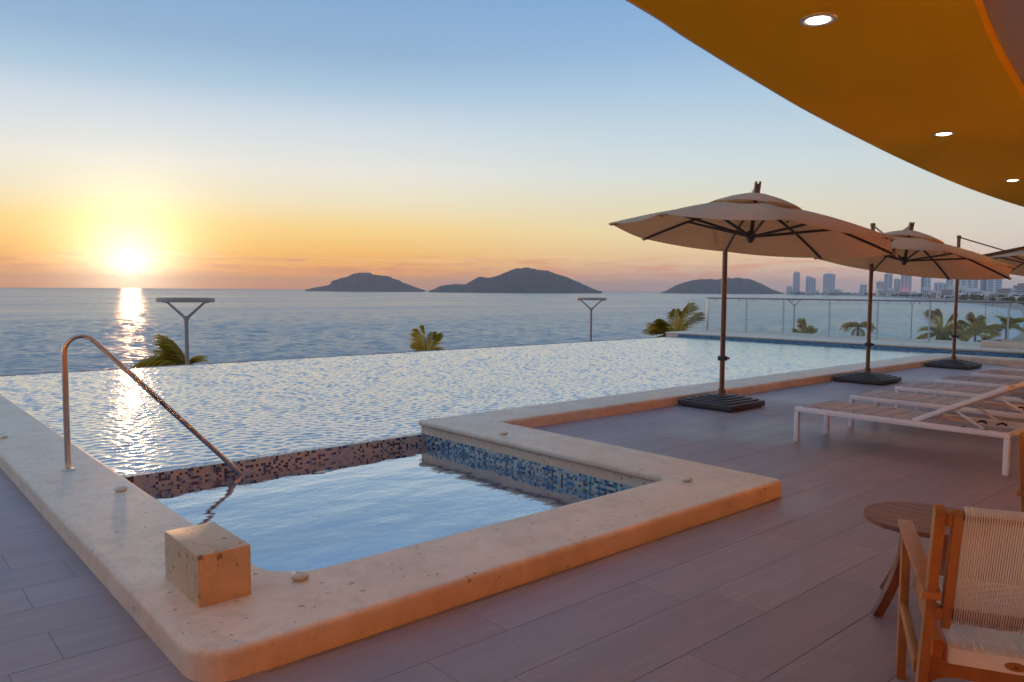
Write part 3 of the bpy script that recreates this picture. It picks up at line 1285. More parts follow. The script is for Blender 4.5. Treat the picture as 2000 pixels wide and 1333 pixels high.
# handrail
h = empty('handrail', (1.24, 6.48, .12))
tag(h, 'polished steel handrail bent from the coping down into the spa', 'handrail')
mb = MB()
pts = [(0, 0, -.001), (0, 0, .5), (0, 0, .88)]
bx, bz, br = .115, .90, .115
for k in range(11):
    a = PI - k / 10 * (PI - math.radians(47))
    pts.append((bx + br * math.cos(a), 0, bz + br * math.sin(a)))
e = pts[-1]
pts += [(e[0] + .4, 0, e[2] - .4 * 1.08), (1.335, 0, e[2] - (1.335 - e[0]) * 1.08), (1.40, .0, e[2] - (1.40 - e[0]) * 1.08 - .05), (1.40, 0, -.6)]
mb.tube(pts, .0215, 18)
mb.build('rail_tube', MATS['steel'], h, 60)
mb = MB()
mb.lathe([(.045, 0), (.045, .006), (.036, .013), (.023, .016)], (0, 0, 0), 28)
mb.build('base_flange', MATS['steel'], h, 50)

# ------------------------------------------------------------------ glass railing on the far ledge
RZ = 1.285
RX = 23.25
gr = empty('glass_railing', (RX, 15.8, .12))
tag(gr, 'frameless glass railing with steel top rail on the far pool ledge', 'railing')
py_ = [15.83, 14.27, 12.9, 11.34, 9.86, 8.4, 6.45, 4.9, 3.4, 1.9, .4, -1.1]
for i, y in enumerate(py_):
    mb = MB()
    w = .035 if i == 0 else .02
    mb.cbox((-w / 2, y - 15.8 - w, 0), (w / 2, y - 15.8 + w, RZ - .12 - .03), .003)
    mb.build('post', MATS['rail_steel'] if i == 0 else MATS['white_post'], gr, 30)
    mb = MB()
    mb.box((-.02, y - 15.8 - .05, 0), (.02, y - 15.8 + .05, .012))
    mb.build('post_foot', MATS['rail_steel'], gr)
mb = MB()
mb.tube([(0, .05, RZ - .14), (0, -3, RZ - .14), (0, -17, RZ - .14)], .026, 12)
mb.build('top_rail', MATS['lamp_metal'], gr, 60)
for i in range(len(py_) - 1):
    ya, yb = py_[i] - 15.8, py_[i + 1] - 15.8
    mb = MB()
    mb.box((.035, yb + .012, .03), (.047, ya - .012 if i else .86, RZ - .19))
    p = mb.build('glass_panel', MATS['railing_glass'], gr)
    for q in (.2, .8):
        mb = MB()
        yy = ya + (yb - ya) * q
        mb.tube([(-.01, yy, RZ - .155), (.02, yy, RZ - .20), (.06, yy, RZ - .215)], .009, 8)
        mb.lathe([(.02, -.006), (.02, .006)], (.034, yy, RZ - .215), 12)
        mb.build('clamp', MATS['lamp_metal'], gr, 40)

# planter frame on the ledge at far right
pl = empty('planter', (22.9, 6.7, .12))
tag(pl, 'low stone planter frame with dark hollow on the ledge before the glass', 'planter')
mb = MB()
for lo, hi in (((-.9, -4, 0), (.32, 0, .02)), ((-.9, -4, .02), (-.76, 0, .16)), ((.18, -4, .02), (.32, 0, .16)), ((-.76, -.14, .02), (.18, 0, .16))):
    mb.cbox(lo, hi, .01)
mb.build('stone_frame', MATS['coping_stone'], pl, 30)
mb = MB()
mb.box((-.75, -3.9, .021), (.17, -.15, .06))
mb.build('soil', MATS['slab_plastic'], pl)

# ------------------------------------------------------------------ parasols
CR0 = 1.5


def aim(center, normal, phi):
    global NV, E1, E2, PHI, CC0
    NV = Vector(normal).normalized()
    E1 = Vector((0, 1, 0)).cross(NV).normalized()
    E2 = NV.cross(E1)
    PHI, CC0 = phi, Vector(center)



def cpt(r, a, hgt):
    return CC0 + E1 * (r * math.cos(a)) + E2 * (r * math.sin(a)) + NV * hgt


def canopy_pt(fr, a_idx, t, sag=.05):
    """fr radial fraction, between rib a_idx and the next at t"""
    a0, a1 = PHI + a_idx * PI / 4, PHI + (a_idx + 1) * PI / 4
    hgt = .385 * (1 - fr) ** 1.0 + .045 * math.sin(PI * fr)
    p0, p1 = cpt(CR0 * fr, a0, hgt), cpt(CR0 * fr, a1, hgt)
    p = p0.lerp(p1, t)
    s = 4 * t * (1 - t)
    p -= NV * sag * s * fr * (1.1 - fr * .6)
    if fr > .98:
        p = p.lerp(CC0 + (p - CC0) * .975, s)         # scalloped rim
    return p


def make_parasol():
    u = empty('parasol', (0, 0, 0))
    mb = MB()
    hs = .40
    for i, (w, z0, z1, ch) in enumerate(((.40, 0.012, .085, .014), (.345, .085, .104, .008), (.28, .104, .122, .008), (.215, .122, .140, .008), (.15, .140, .156, .006))):
        mb.cbox((-w, -w, z0), (w, w, z1), ch)
    mb.build('base_slab', MATS['slab_plastic'], u, 40)
    for sx in (-1, 1):
        for sy in (-1, 1):
            mb = MB()
            mb.lathe([(.03, 0), (.03, .014)], (sx * .34, sy * .34, 0), 12)
            mb.build('slab_foot', MATS['black_plastic'], u)
    mb = MB()
    mb.lathe([(.085, .156), (.085, .166), (.05, .172), (.047, .23), (.04, .235)], (0, 0, 0), 20)
    mb.tube([(.02, 0, .20), (.10, .02, .205)], .007, 8)
    mb.build('collar', MATS['bronze'], u, 40)
    mb = MB()
    mb.tube([(0, 0, .16), (0, 0, 1.4), (0, 0, 2.60)], .033, 18)
    mb.build('pole', MATS['bronze'], u, 60)
    mb = MB()
    mb.lathe([(.037, 0), (.040, .01), (.040, .05), (.03, .06)], (0, 0, 2.59), 18)
    mb.build('pole_cap', MATS['bronze'], u, 40)
    mb = MB()
    mb.cbox((-.045, -.045, .60), (.045, .045, .66), .006)
    mb.tube([(.03, -.03, .63), (.065, -.06, .63)], .016, 10)
    mb.build('crank', MATS['black_plastic'], u, 40)
    top = CC0 + NV * .53
    dv = Vector((CC0.x, CC0.y, 0)).normalized()
    side = Vector((-dv.y, dv.x, 0))
    mb = MB()
    a0 = Vector((0, 0, 2.14))
    end = top + dv * .02
    mb.bar(a0 + dv * .02, end + Vector((0, 0, .0)), .045, .065, (0, 0, 1), .008)
    mb.build('arm', MATS['bronze'], u, 40)
    mb = MB()
    mid = a0.lerp(end, .5) + Vector((0, 0, .02))
    mb.tube([(0, 0, 2.615), mid], .013, 8)
    mb.build('stay_rod', MATS['bronze'], u, 50)
    mb = MB()
    mb.cbox((-.046, -.046, 2.10), (.046, .046, 2.22), .01)
    mb.build('slider', MATS['bronze'], u, 40)
    mb = MB()
    for sgn in (-1, 1):
        q = top + side * sgn * .021
        mb.bar(q - NV * .13, q + NV * .07, .02, .06, dv, .006)
    mb.bar(top - NV * .12, top + NV * .045, .018, .05, dv, .004)
    mb.build('arm_bracket', MATS['bronze'], u, 40)
    # canopy cloth with thickness
    mb = MB()
    NR, NTT = 9, 6
    f0 = .24
    ring = [f0 + (1 - f0) * i / NR for i in range(NR + 1)]
    for side_ in (0, 1):
        base = len(mb.v)
        for fr in ring:
            for i in range(8):
                for j in range(NTT):
                    p = canopy_pt(fr, i, j / NTT)
                    mb.v.append(tuple(p - NV * .005 * side_))
        m = 8 * NTT
        for r in range(NR):
            for k in range(m):
                k2 = (k + 1) % m
                q = (base + r * m + k, base + (r + 1) * m + k, base + (r + 1) * m + k2, base + r * m + k2)
                mb.f.append(q if side_ == 0 else q[::-1])
                mb.mi.append(0)
    m = 8 * NTT
    tot = (NR + 1) * m
    for k in range(m):
        k2 = (k + 1) % m
        mb.f.append((NR * m + k, tot + NR * m + k, tot + NR * m + k2, NR * m + k2))
        mb.mi.append(0)
    mb.build('canopy', MATS['canvas'], u, 35)
    # vent cap
    mb = MB()
    ringv = [(.02, .475), (.09, .455), (.2, .405), (.3, .345), (.345, .31)]
    m = 8 * 4
    for side_ in (0, 1):
        base = len(mb.v)
        for fr, hg in ringv:
            for i in range(8):
                for j in range(4):
                    p0, p1 = cpt(CR0 * fr, PHI + i * PI / 4, hg), cpt(CR0 * fr, PHI + (i + 1) * PI / 4, hg)
                    p = p0.lerp(p1, j / 4) - NV * .006 * side_
                    s = 4 * (j / 4) * (1 - j / 4)
                    mb.v.append(tuple(p + NV * .012 * s * (fr / .3)))
        for r in range(len(ringv) - 1):
            for k in range(m):
                k2 = (k + 1) % m
                q = (base + r * m + k, base + (r + 1) * m + k, base + (r + 1) * m + k2, base + r * m + k2)
                mb.f.append(q if side_ == 0 else q[::-1])
                mb.mi.append(0)
    mb.build('vent_cap', MATS['canvas'], u, 35)
    # hub, ribs and struts
    mb = MB()
    mb.tube([cpt(0, 0, .42), cpt(0, 0, .05)], .022, 12)
    mb.tube([cpt(0, 0, .07), cpt(0, 0, .0), cpt(0, 0, -.05)], [.045, .045, .022], 14)
    mb.build('hub', MATS['dark_rib'], u, 40)
    for i in range(8):
        a = PHI + i * PI / 4
        mb = MB()
        pts = []
        for fr in (.05, .3, .6, .85, .995):
            hg = .385 * (1 - fr) + .045 * math.sin(PI * fr) - .022
            pts.append(cpt(CR0 * fr, a, hg))
        for p, q in zip(pts[:-1], pts[1:]):
            mb.bar(p, q, .016, .026, NV, .003)
        rb = mb.build('rib', MATS['dark_rib'], u, 40)
        mb = MB()
        fr = .56
        mb.bar(cpt(.04, a, .02), cpt(CR0 * fr, a, .385 * (1 - fr) + .045 * math.sin(PI * fr) - .03), .018, .026, NV, .003)
        mb.build('strut', MATS['dark_rib'], u, 40)
        mb = MB()
        p = cpt(CR0 * 1.0, a, -.012)
        d = (cpt(CR0, a, 0) - cpt(0, a, 0)).normalized()
        mb.bar(p - d * .05, p + d * .012, .045, .012, NV, .004)
        mb.build('rib_pocket', MATS['canvas'], u, 40)
    # tie strap lying on the front panel
    mb = MB()
    pts = []
    for k in range(13):
        s = k / 12
        pts.append(canopy_pt(.9 - .3 * math.sin(PI * s), 2 if s < .5 else 2, .15 + .75 * s) + NV * .012)
    for p, q in zip(pts[:-1], pts[1:]):
        mb.bar(p, q, .022, .006, NV, .002)
    mb.build('tie_strap', MATS['canvas'], u, 40)
    return u


c3 = at_dep(2040, 524, 15.6)
PAR = [((8.61, 5.61), (7.29, 4.44, 2.07), (.105, -.051, .993), 5.466, 'beige cantilever parasol nearest the camera, whole canopy in view'),
       ((12.93, 5.61), (12.04, 4.737, 1.964), (.148, -.085, .985), 5.41, 'middle beige cantilever parasol, second along the pool coping'),
       ((16.84, 5.60), c3, (.14, -.08, .985), 5.43, 'farthest beige cantilever parasol, canopy cut by the right edge')]
for i, ((x, y), c, nv, ph, lb) in enumerate(PAR):
    aim((c[0] - x, c[1] - y, c[2]), nv, ph)
    o = make_parasol()
    o.location = (x, y, 0)
    tag(o, lb, 'parasol', 'cantilever parasols along the pool')

# ------------------------------------------------------------------ sun loungers (feet towards +Y)
def make_lounger():
    u = empty('sun_lounger', (0, 0, 0))
    W, L, H = .64, 1.83, .355          # x 0..W, y 0 (foot) .. -L (head)
    rt = .024
    for sx in (0, W):
        mb = MB()
        mb.cbox((sx - rt, -L - rt, H - .05), (sx + rt, rt, H), .014)
        mb.build('side_rail', MATS['white_metal'], u, 50)
        for sy, nm in ((0, 'leg'), (-L, 'leg')):
            mb = MB()
            mb.cbox((sx - rt, sy - rt, .006), (sx + rt, sy + rt, H - .051), .012)
            lg = mb.build(nm, MATS['white_metal'], u, 50)
            mb = MB()
            mb.cbox((sx - rt + .002, sy - rt + .002, 0), (sx + rt - .002, sy + rt - .002, .006), .002)
            mb.build('foot_pad', MATS['white_metal'], lg)
    for sy in (0, -L, -1.03):
        mb = MB()
        mb.bar((rt + .001, sy, H - .026), (W - rt - .001, sy, H - .026), .036, .036, (0, 0, 1), .008)
        mb.build('cross_bar', MATS['white_metal'], u, 50)
    # seat pads
    n = 6
    y0, y1 = -.03, -1.06
    for i in range(n):
        a = y0 + (y1 - y0) * i / n
        b = y0 + (y1 - y0) * (i + 1) / n
        mb = MB()
        mb.cbox((rt + .008, b + .003, H - .016), (W - rt - .008, a - .003, H + .012), .009)
        mb.build('seat_pad', MATS['sling'], u, 50)
    # back rest
    hy, hz = -1.07, H - .01
    ang = math.radians(27)
    LB = .82
    d = Vector((0, -math.cos(ang), math.sin(ang)))
    nrm = Vector((0, math.sin(ang), math.cos(ang)))
    o0 = Vector((0, hy, hz))
    for sx in (.05, W - .05):
        mb = MB()
        p = o0 + Vector((sx, 0, 0))
        mb.bar(p, p + d * LB, .036, .042, nrm, .01)
        mb.build('back_rail', MATS['white_metal'], u, 50)
    mb = MB()
    p = o0 + d * (LB - .02)
    mb.bar(p + Vector((.07, 0, 0)), p + Vector((W - .07, 0, 0)), .036, .036, nrm, .008)
    mb.build('back_cross_bar', MATS['white_metal'], u, 50)
    for i in range(4):
        a, b = .03 + i * .19, .03 + (i + 1) * .19
        mb = MB()
        m = Matrix(((1, 0, 0, 0), (0, d.y, nrm.y, o0.y), (0, d.z, nrm.z, o0.z), (0, 0, 0, 1)))
        mb.cbox((.075, a + .003, -.004), (W - .075, b - .003, .022), .009, 0, m)
        mb.build('back_pad', MATS['sling'], u, 50)
    for sx in (.085, W - .085):
        mb = MB()
        p = o0 + d * .36 + Vector((sx, 0, -.02))
        mb.bar(p, (sx, hy - .60, H - .03), .012, .02, (0, 0, 1), .003)
        mb.build('stay', MATS['white_metal'], u, 50)
        mb = MB()
        for q in range(2):
            yy = hy - .36 - q * .16
            mb.tube([(sx, yy, H - .035), (sx, yy - .05, H - .012), (sx, yy - .09, H - .03)], .012, 8)
        mb.build('ratchet', MATS['black_plastic'], u, 50)
        mb = MB()
        mb.bar((sx, hy - .05, H - .035), (sx, -L + .03, H - .035), .02, .03, (0, 0, 1), .004)
        mb.build('ratchet_rail', MATS['white_metal'], u, 50)
    return u


LX = [7.15, 8.42, 9.67, 10.92, 12.22, 13.42, 14.95]
LLB = ['white sun lounger nearest the camera, standing alone in front of the row', 'second white sun lounger, behind the nearest one', 'third white sun lounger from the camera, level with the middle parasol base',
       'fourth white sun lounger from the camera', 'fifth white sun lounger, its foot beside the far parasol base', 'sixth white sun lounger, next to last of the row', 'last white sun lounger, farthest at the right edge']
lg0 = make_lounger()
for i, x in enumerate(LX):
    o = lg0 if i == 0 else copy_tree(lg0)
    o.location = (x, 3.80 + random.uniform(-.02, .03), 0)
    o.rotation_euler = (0, 0, random.uniform(-.008, .008))
    tag(o, LLB[i], 'sun lounger', 'sun loungers in a row on the deck')

# ------------------------------------------------------------------ table and chairs
t = empty('side_table', (3.775, 1.345, 0))
tag(t, 'small round dark slatted wooden table between the armchairs', 'table')
TR, TZ = .262, .45
ns = 7
wsl = 2 * TR / ns
for i in range(ns):
    a, b = -TR + i * wsl + .0025, -TR + (i + 1) * wsl - .0025
    # slat clipped to the circle, running along local Y
    n = 7
    top, bot = [], []
    for k in range(n):
        x = a + (b - a) * k / (n - 1)
        y = math.sqrt(max(TR * TR - x * x, 0)) if abs(x) < TR else 0
        top.append((x, y))
        bot.append((x, -y))
    poly = bot + top[::-1]
    # drop doubled points at the tips
    pp = []
    for q in poly:
        if not pp or (Vector(q) - Vector(pp[-1])).length > 1e-4:
            pp.append(q)
    if (Vector(pp[0]) - Vector(pp[-1])).length < 1e-4:
        pp.pop()
    mb = MB()
    mb.prism(pp, TZ - .022, TZ)
    mb.build('slat', MATS['teak_dark'], t)
mb = MB()
for a in (PI / 4, -PI / 4):
    c, s = math.cos(a) * .19, math.sin(a) * .19
    mb.bar((-c, -s, TZ - .040 - (.001 if a > 0 else 0)), (c, s, TZ - .040 - (.001 if a > 0 else 0)), .04, .034, (0, 0, 1), .004)
mb.build('cross_brace', MATS['teak_dark'], t, 30)
for i in range(4):
    a = math.radians(152) + i * PI / 2
    mb = MB()
    prev = None
    for k in range(9):
        s = k / 8
        rr = .10 + .02 * s + .13 * s * s
        z = TZ - .06 - s * (TZ - .06)
        p = Vector((rr * math.cos(a), rr * math.sin(a), z))
        if prev is not None:
            mb.bar(prev, p + (p - prev) * .02, .024, .05, (math.cos(a), math.sin(a), 0), .003)
        prev = p
    mb.build('leg', MATS['teak_dark'], t, 40)


def make_chair():
    """local frame: +x forward, +y left, origin on the floor under the rear end of the left arm"""
    u = empty('armchair', (0, 0, 0))
    W = .60
    def bar(name, a, b, w, hh, up=(0, 0, 1), m='teak', par=None):
        mb = MB()
        mb.bar(a, b, w, hh, up, .005)
        return mb.build(name, MATS[m], par or u, 40)
    lean = Vector((.37, 0, -1)).normalized()
    for y, s in ((0, -1), (-W, 1)):
        bt = Vector((-.105, y, .875))
        bb = bt + lean * ((.875 - .20) / -lean.z)
        off = Vector((0, s * .006, 0))
        bar('rear_upright', bt + off, bb + off, .029, .05, (1, 0, 0))
        bar('rear_foot', bb + Vector((.008, 0, .02)), (bb.x - .17, y, 0), .032, .048, (1, 0, 0))
        bar('front_leg', (.665, y, 0), (.655, y, .578), .032, .05, (1, 0, 0))
        bar('armrest', (-.04, y - s * -.004, .59), (.72, y, .60), .052, .024)
        yi = y + s * .052
        st = Vector((-.102, yi, .868))
        sb = st + lean * ((.868 - .48) / -lean.z)
        bar('back_post', st, sb, .027, .044, (1, 0, 0))
        q = st + lean * .022
        bar('joint_block', (q.x, y + s * .021, q.z), (q.x, yi - s * .0135, q.z), .04, .042, (1, 0, 0))
        q = sb - lean * .045
        bar('joint_block', (q.x, y + s * .021, q.z), (q.x, yi - s * .0135, q.z), .04, .05, (1, 0, 0))
        bar('seat_rail', (.10, y + s * .045, .373), (.65, y + s * .045, .403), .03, .06)
        bar('side_stretcher', (.18, y, .27), (.64, y, .29), .026, .045)
    yl, yr = -.071, -W + .071
    t0 = Vector((-.100, 0, .862))
    for z in (.862, .52):
        q = t0 + lean * ((.862 - z) / -lean.z)
        bar('back_rail', (q.x, yl + .003, q.z), (q.x, yr - .003, q.z), .03, .03, (1, 0, 0))
    bar('seat_cross_rail', (.125, -.06, .363), (.125, -W + .06, .363), .034, .05)
    bar('seat_cross_rail', (.63, -.06, .403), (.63, -W + .06, .403), .034, .05)
    bar('lower_rail', (.165, -.017, .293), (.165, -W + .017, .293), .028, .06)
    # woven cords of the back: strands front and rear, wrapped over the rails
    mb = MB()
    pitch = .0064
    nst = int((yl - yr) / pitch)
    nrm = Vector((-lean.z, 0, lean.x)).normalized()
    if nrm.x > 0:
        nrm = -nrm                                             # rear side
    qb = t0 + lean * ((.862 - .505) / -lean.z)
    qt = t0 - lean * .014
    for k in range(nst + 1):
        y = yl - k * pitch
        for sgn in (1, -1):
            if sgn == -1 and k == nst:
                continue
            yy = y + (0 if sgn == 1 else -pitch / 2)
            o_ = nrm * (.020 * sgn)
            a_, b_ = Vector((qt.x, yy, qt.z)) + o_, Vector((qb.x, yy, qb.z)) + o_
            mb.tube([a_, a_.lerp(b_, .5) + nrm * random.uniform(-.001, .001), b_], .0021, 5)
            top = Vector((qt.x, yy, qt.z)) - lean * .006
            bot = Vector((qb.x, yy, qb.z)) + lean * .006
            if sgn == 1:
                mb.tube([a_, top + nrm * .012, top - nrm * .012, Vector((qt.x, yy, qt.z)) - nrm * .02], .0030, 5)
                mb.tube([b_, bot + nrm * .012, bot - nrm * .012, Vector((qb.x, yy, qb.z)) - nrm * .02], .0030, 5)
    tag(mb.build('back_cords', MATS['cord'], u, True), kind='stuff')
    # seat cords
    mb = MB()
    sy0, sy1 = -.075, -W + .075
    nst = int((sy0 - sy1) / .0088)
    for k in range(nst + 1):
        y = sy0 - k * .0088
        r1 = .0032
        mb.tube([(.103, y, .336), (.103, y, .370), (.108, y, .392), (.125, y, .3945), (.38, y, .386 + random.uniform(-.001, .001)), (.63, y, .4325), (.648, y, .426), (.651, y, .378)], r1, 5)
        if k < nst:
            mb.tube([(.105, y - .0044, .336), (.105, y - .0044, .388), (.13, y - .0044, .392), (.36, y - .0044 - .012, .368), (.63, y - .0044, .378)], .0027, 5)
    tag(mb.build('seat_cords', MATS['cord'], u, True), kind='stuff')
    # back skirt behind the rear seat rail, with the oval badge
    mb = MB()
    mb.cbox((.094, sy1, .334), (.0985, sy0, .386), .0015)
    mb.build('skirt', MATS['cord'], u, 30)
    mb = MB()
    m = Matrix.Translation((.0925, -W / 2 + .045, .358)) @ Matrix.Rotation(-PI / 2, 4, 'Y')
    n = 28
    vs = [m @ Vector((.013 * math.sin(2 * PI * k / n), .030 * math.cos(2 * PI * k / n), z)) for z in (-.001, .0045) for k in range(n)]
    fs = [(k, (k + 1) % n, n + (k + 1) % n, n + k) for k in range(n)] + [tuple(range(n, 2 * n)), tuple(range(n))[::-1]]
    mb.add(vs, fs)
    bd = mb.build('badge', MATS['badge_wood'], u, 30)
    mb = MB()
    for k in range(3):
        a = k * PI / 3 + .5
        dx, dy = math.cos(a) * .0075, math.sin(a) * .0075
        p0, p1 = m @ Vector((dx, dy, .0052)), m @ Vector((-dx, -dy, .0052))
        mb.bar(p0, p1, .0022, .001, (1, 0, 0), .0003)
    mb.build('badge_mark', MATS['badge_mark'], bd)
    # curved corner bracket under the lower rail
    for y, s in ((-.017, -1), (-W + .017, 1)):
        mb = MB()
        pl_ = []
        n = 8
        for k in range(n + 1):
            a = PI / 2 * k / n
            pl_.append((.09 - .09 * math.sin(a), .07 - .07 * math.cos(a)))
        vs, fs = [], []
        prof = [(0, 0)] + [(x_, z_) for x_, z_ in [(.09 * (1 - math.sin(PI / 2 * k / n)), .07 * (1 - math.cos(PI / 2 * k / n))) for k in range(n + 1)]]
        for xx in (.153, .177):
            for a_, z_ in prof:
                vs.append((xx, y + s * a_, .263 - z_))
        q = len(prof)
        fs = [tuple(range(q)), tuple(range(q, 2 * q))[::-1]] + [(k, (k + 1) % q, q + (k + 1) % q, q + k) for k in range(q)]
        mb.add(vs, fs)
        mb.build('bracket', MATS['teak'], u)
    return u


ch = make_chair()
ch.location = (2.458, .857, 0)
ch.rotation_euler = (0, 0, math.radians(26.5))
tag(ch, 'teak armchair with woven cream cord back, cut by the bottom right corner', 'armchair', 'teak armchairs around the table')
c2 = copy_tree(ch)
a2 = math.radians(4)
q2 = at_z(1996, 848, .875)
l2 = rz(Vector((-.105, 0, 0)), a2)
c2.location = (q2.x - l2.x, q2.y - l2.y, 0)
c2.rotation_euler = (0, 0, a2)
tag(c2, 'second teak armchair, only a post showing at the right edge', 'armchair', 'teak armchairs around the table')

# ------------------------------------------------------------------ street lamps beyond the pool
def make_lamp():
    u = empty('street_lamp', (0, 0, 0))
    mb = MB()
    R = .85
    n = 40
    vs, fs = [], []
    prof = [(R, -.06), (R + .01, 0), (R, .07), (R - .09, .07), (R - .11, .0), (R - .09, -.06)]
    for r, z in prof:
        for k in range(n):
            a = 2 * PI * k / n
            vs.append((r * math.cos(a), r * math.sin(a), z))
    q = len(prof)
    for i in range(q):
        i2 = (i + 1) % q
        for k in range(n):
            k2 = (k + 1) % n
            fs.append((i * n + k, i * n + k2, i2 * n + k2, i2 * n + k))
    mb.add(vs, fs)
    mb.build('ring', MATS['lamp_metal'], u, 40)
    for sgn in (-1, 1):
        mb = MB()
        mb.tube([(.02 * sgn, 0, -.58), (.1 * sgn, 0, -.50), (.58 * sgn, 0, -.075), (.80 * sgn, 0, -.03)], [.06, .045, .036, .033], 10)
        mb.build('fork_arm', MATS['lamp_metal'], u, 50)
    mb = MB()
    mb.tube([(0, 0, -9.9), (0, 0, -3), (0, 0, -.75), (0, 0, -.60), (0, 0, -.50)], [.09, .07, .058, .075, .05], 14)
    mb.build('pole', MATS['lamp_metal'], u, 50)
    return u


LMP = [((363, 586.5), 24, 'ring topped street lamp at left, with a palm at its foot'), ((1155, 584.5), 43, 'ring topped street lamp standing alone between the two larger islands and the railing'),
       ((1552, 585.5), 74, 'ring topped street lamp seen through the first glass panels left of the middle parasol pole'),
       ((1782, 587), 112, 'ring topped street lamp behind the glass between the middle and far parasol poles'), ((1926, 588), 140, 'dark street lamp behind the glass right of the far parasol pole')]
lp0 = make_lamp()
for i, ((px, py), d, lb) in enumerate(LMP):
    o = lp0 if i == 0 else copy_tree(lp0)
    o.location = at_dep(px, py, d)
    o.rotation_euler = (0, 0, -HEAD)
    tag(o, lb, 'street lamp', 'ring topped street lamps along the promenade')

# ------------------------------------------------------------------ palms
def frond_mesh(L, droop, curl, seed):
    """one pinnate leaf along +x, rising then drooping; many narrow leaflets"""
    rg = random.Random(seed)
    mb = MB()
    n = 15
    pts = []
    p = Vector((0, 0, 0))
    for k in range(n + 1):
        s = k / n
        a = -droop * s ** 1.4
        pts.append(p.copy())
        p = p + Vector((math.cos(a), curl * s, math.sin(a))) * (L / n)
    mb.tube(pts, [.03 * (1 - .85 * k / n) * L / 2.4 for k in range(n + 1)], 5)
    for k in range(1, n * 3):
        s = k / (n * 3)
        q = pts[int(s * n)].lerp(pts[min(int(s * n) + 1, n)], s * n - int(s * n))
        d = (pts[min(int(s * n) + 1, n)] - pts[int(s * n)]).normalized()
        side = d.cross(Vector((0, 0, 1))).normalized()
        up = side.cross(d)
        ll = L * .30 * (.35 + 1.1 * math.sin(PI * min(1, s * .9 + .08))) * rg.uniform(.85, 1.1)
        for sg in (-1, 1):
            v = (side * sg * .78 + d * .62 + up * (.12 - .55 * rg.uniform(.5, 1))).normalized()
            w = d * .0105 * L
            mid = q + v * ll * .5 + up * .03
            tip = q + v * ll - Vector((0, 0, ll * .3))
            o_ = len(mb.v)
            mb.v += [tuple(q - w), tuple(q + w), tuple(mid + w * .9), tuple(tip), tuple(mid - w * .9)]
            mb.f.append((o_, o_ + 1, o_ + 2, o_ + 3, o_ + 4))
            mb.mi.append(0)
    return mb.mesh('frond', MATS['palm_leaf'])


FRONDS = [frond_mesh(1.0, d, c, i) for i, (d, c) in enumerate(((.7, .05), (1.2, -.1), (1.7, .12), (2.1, 0), (.45, -.06), (.16, .03)))]


def palm(px, py, dep, size, angles, label, wind=0.):
    """angles: list of (image direction in degrees, 0 = right, 90 = up; depth tilt; length factor; shape)"""
    c = at_dep(px, py, dep)
    u = empty('palm_tree', c)
    tag(u, label, 'palm tree', 'palms below the terrace')
    mb = MB()
    b = -10.2 - c.z
    mb.tube([(.3, .2, b), (.22, .1, b * .6), (.08, .03, b * .25), (0, 0, -.1), (0, 0, .1)], [.24, .17, .14, .13, .08], 10)
    mb.build('trunk', MATS['trunk'], u, 50)
    rg = random.Random(int(px))
    hx, hy = CR.copy(), CF.copy()
    hx.z = 0
    hy.z = 0
    hx.normalize()
    hy.normalize()
    for a, tilt, lf, sh in angles:
        a = math.radians(a)
        ti = math.radians(tilt)
        d = hx * (math.cos(a) * math.cos(ti)) + Vector((0, 0, 1)) * (math.sin(a) * math.cos(ti)) + hy * math.sin(ti)
        d.normalize()
        side = d.cross(Vector((0, 0, 1)))
        if side.length < .2:
            side = hy.copy()
        side.normalize()
        up = side.cross(d)
        m = Matrix(((d.x, side.x, up.x, 0), (d.y, side.y, up.y, 0), (d.z, side.z, up.z, 0), (0, 0, 0, 1)))
        o = bpy.data.objects.new('frond', FRONDS[sh])
        COL.objects.link(o)
        o.parent = u
        s = size * lf * rg.uniform(.94, 1.06)
        o.matrix_local = m @ Matrix.Diagonal((s, s, s, 1))
    return u


def full_crown(rg, n=13):
    out = []
    for k in range(n):
        a = rg.uniform(15, 165)
        out.append((a if rg.random() < .75 else rg.choice((-15, 195)) + rg.uniform(-12, 12), rg.uniform(-55, 55), rg.uniform(.75, 1.05), rg.choice((0, 1, 1, 2, 3))))
    return out


palm(364, 722, 27, 2.2, [(102, 0, .72, 1), (108, 8, .66, 1), (96, -8, .62, 1), (112, -5, .6, 2), (140, 5, .95, 2), (146, -12, 1.0, 2), (152, 12, 1.05, 2), (158, -5, 1.05, 2), (163, 20, 1.1, 2), (168, 0, 1.05, 1), (150, 30, .95, 2),
                         (136, -25, .85, 2), (174, 8, 1., 1), (145, 0, .7, 3), (155, 15, .7, 3), (78, 0, .42, 3), (70, 12, .38, 3), (125, 15, .7, 2)], 'golden backlit palm swept left at the foot of the left street lamp')
palm(834, 706, 34, 1.75, [(110, 5, .8, 5), (103, -10, .9, 5), (92, 0, .88, 5), (84, 20, .8, 4), (76, 0, .74, 4), (116, 25, .62, 4), (150, 0, 1.0, 1), (157, 15, .95, 2), (70, -15, .62, 1)],
     'small palm with upright fan poking above the pool edge at centre left')
palm(1322, 664, 44, 2.3, [(78, 5, 1.0, 4), (70, -15, .95, 0), (86, 20, .9, 4), (125, 0, .9, 1), (135, 20, .95, 1), (118, -20, .8, 0), (158, 0, .95, 2), (168, 15, 1., 2), (150, -25, .9, 2), (105, 35, .7, 1), (50, 0, .5, 1), (178, -10, .9, 3)],
     'yellow green palm beside the left end of the glass railing')
rg = random.Random(5)
palm(1573, 664, 62, 1.75, [(85, 0, .95, 4), (95, 10, .95, 4), (105, -15, .85, 4), (75, 15, .85, 0), (66, -10, .75, 0), (115, 20, .8, 0), (90, -30, .8, 4)], 'small upright palm behind the glass between first and middle parasol poles')
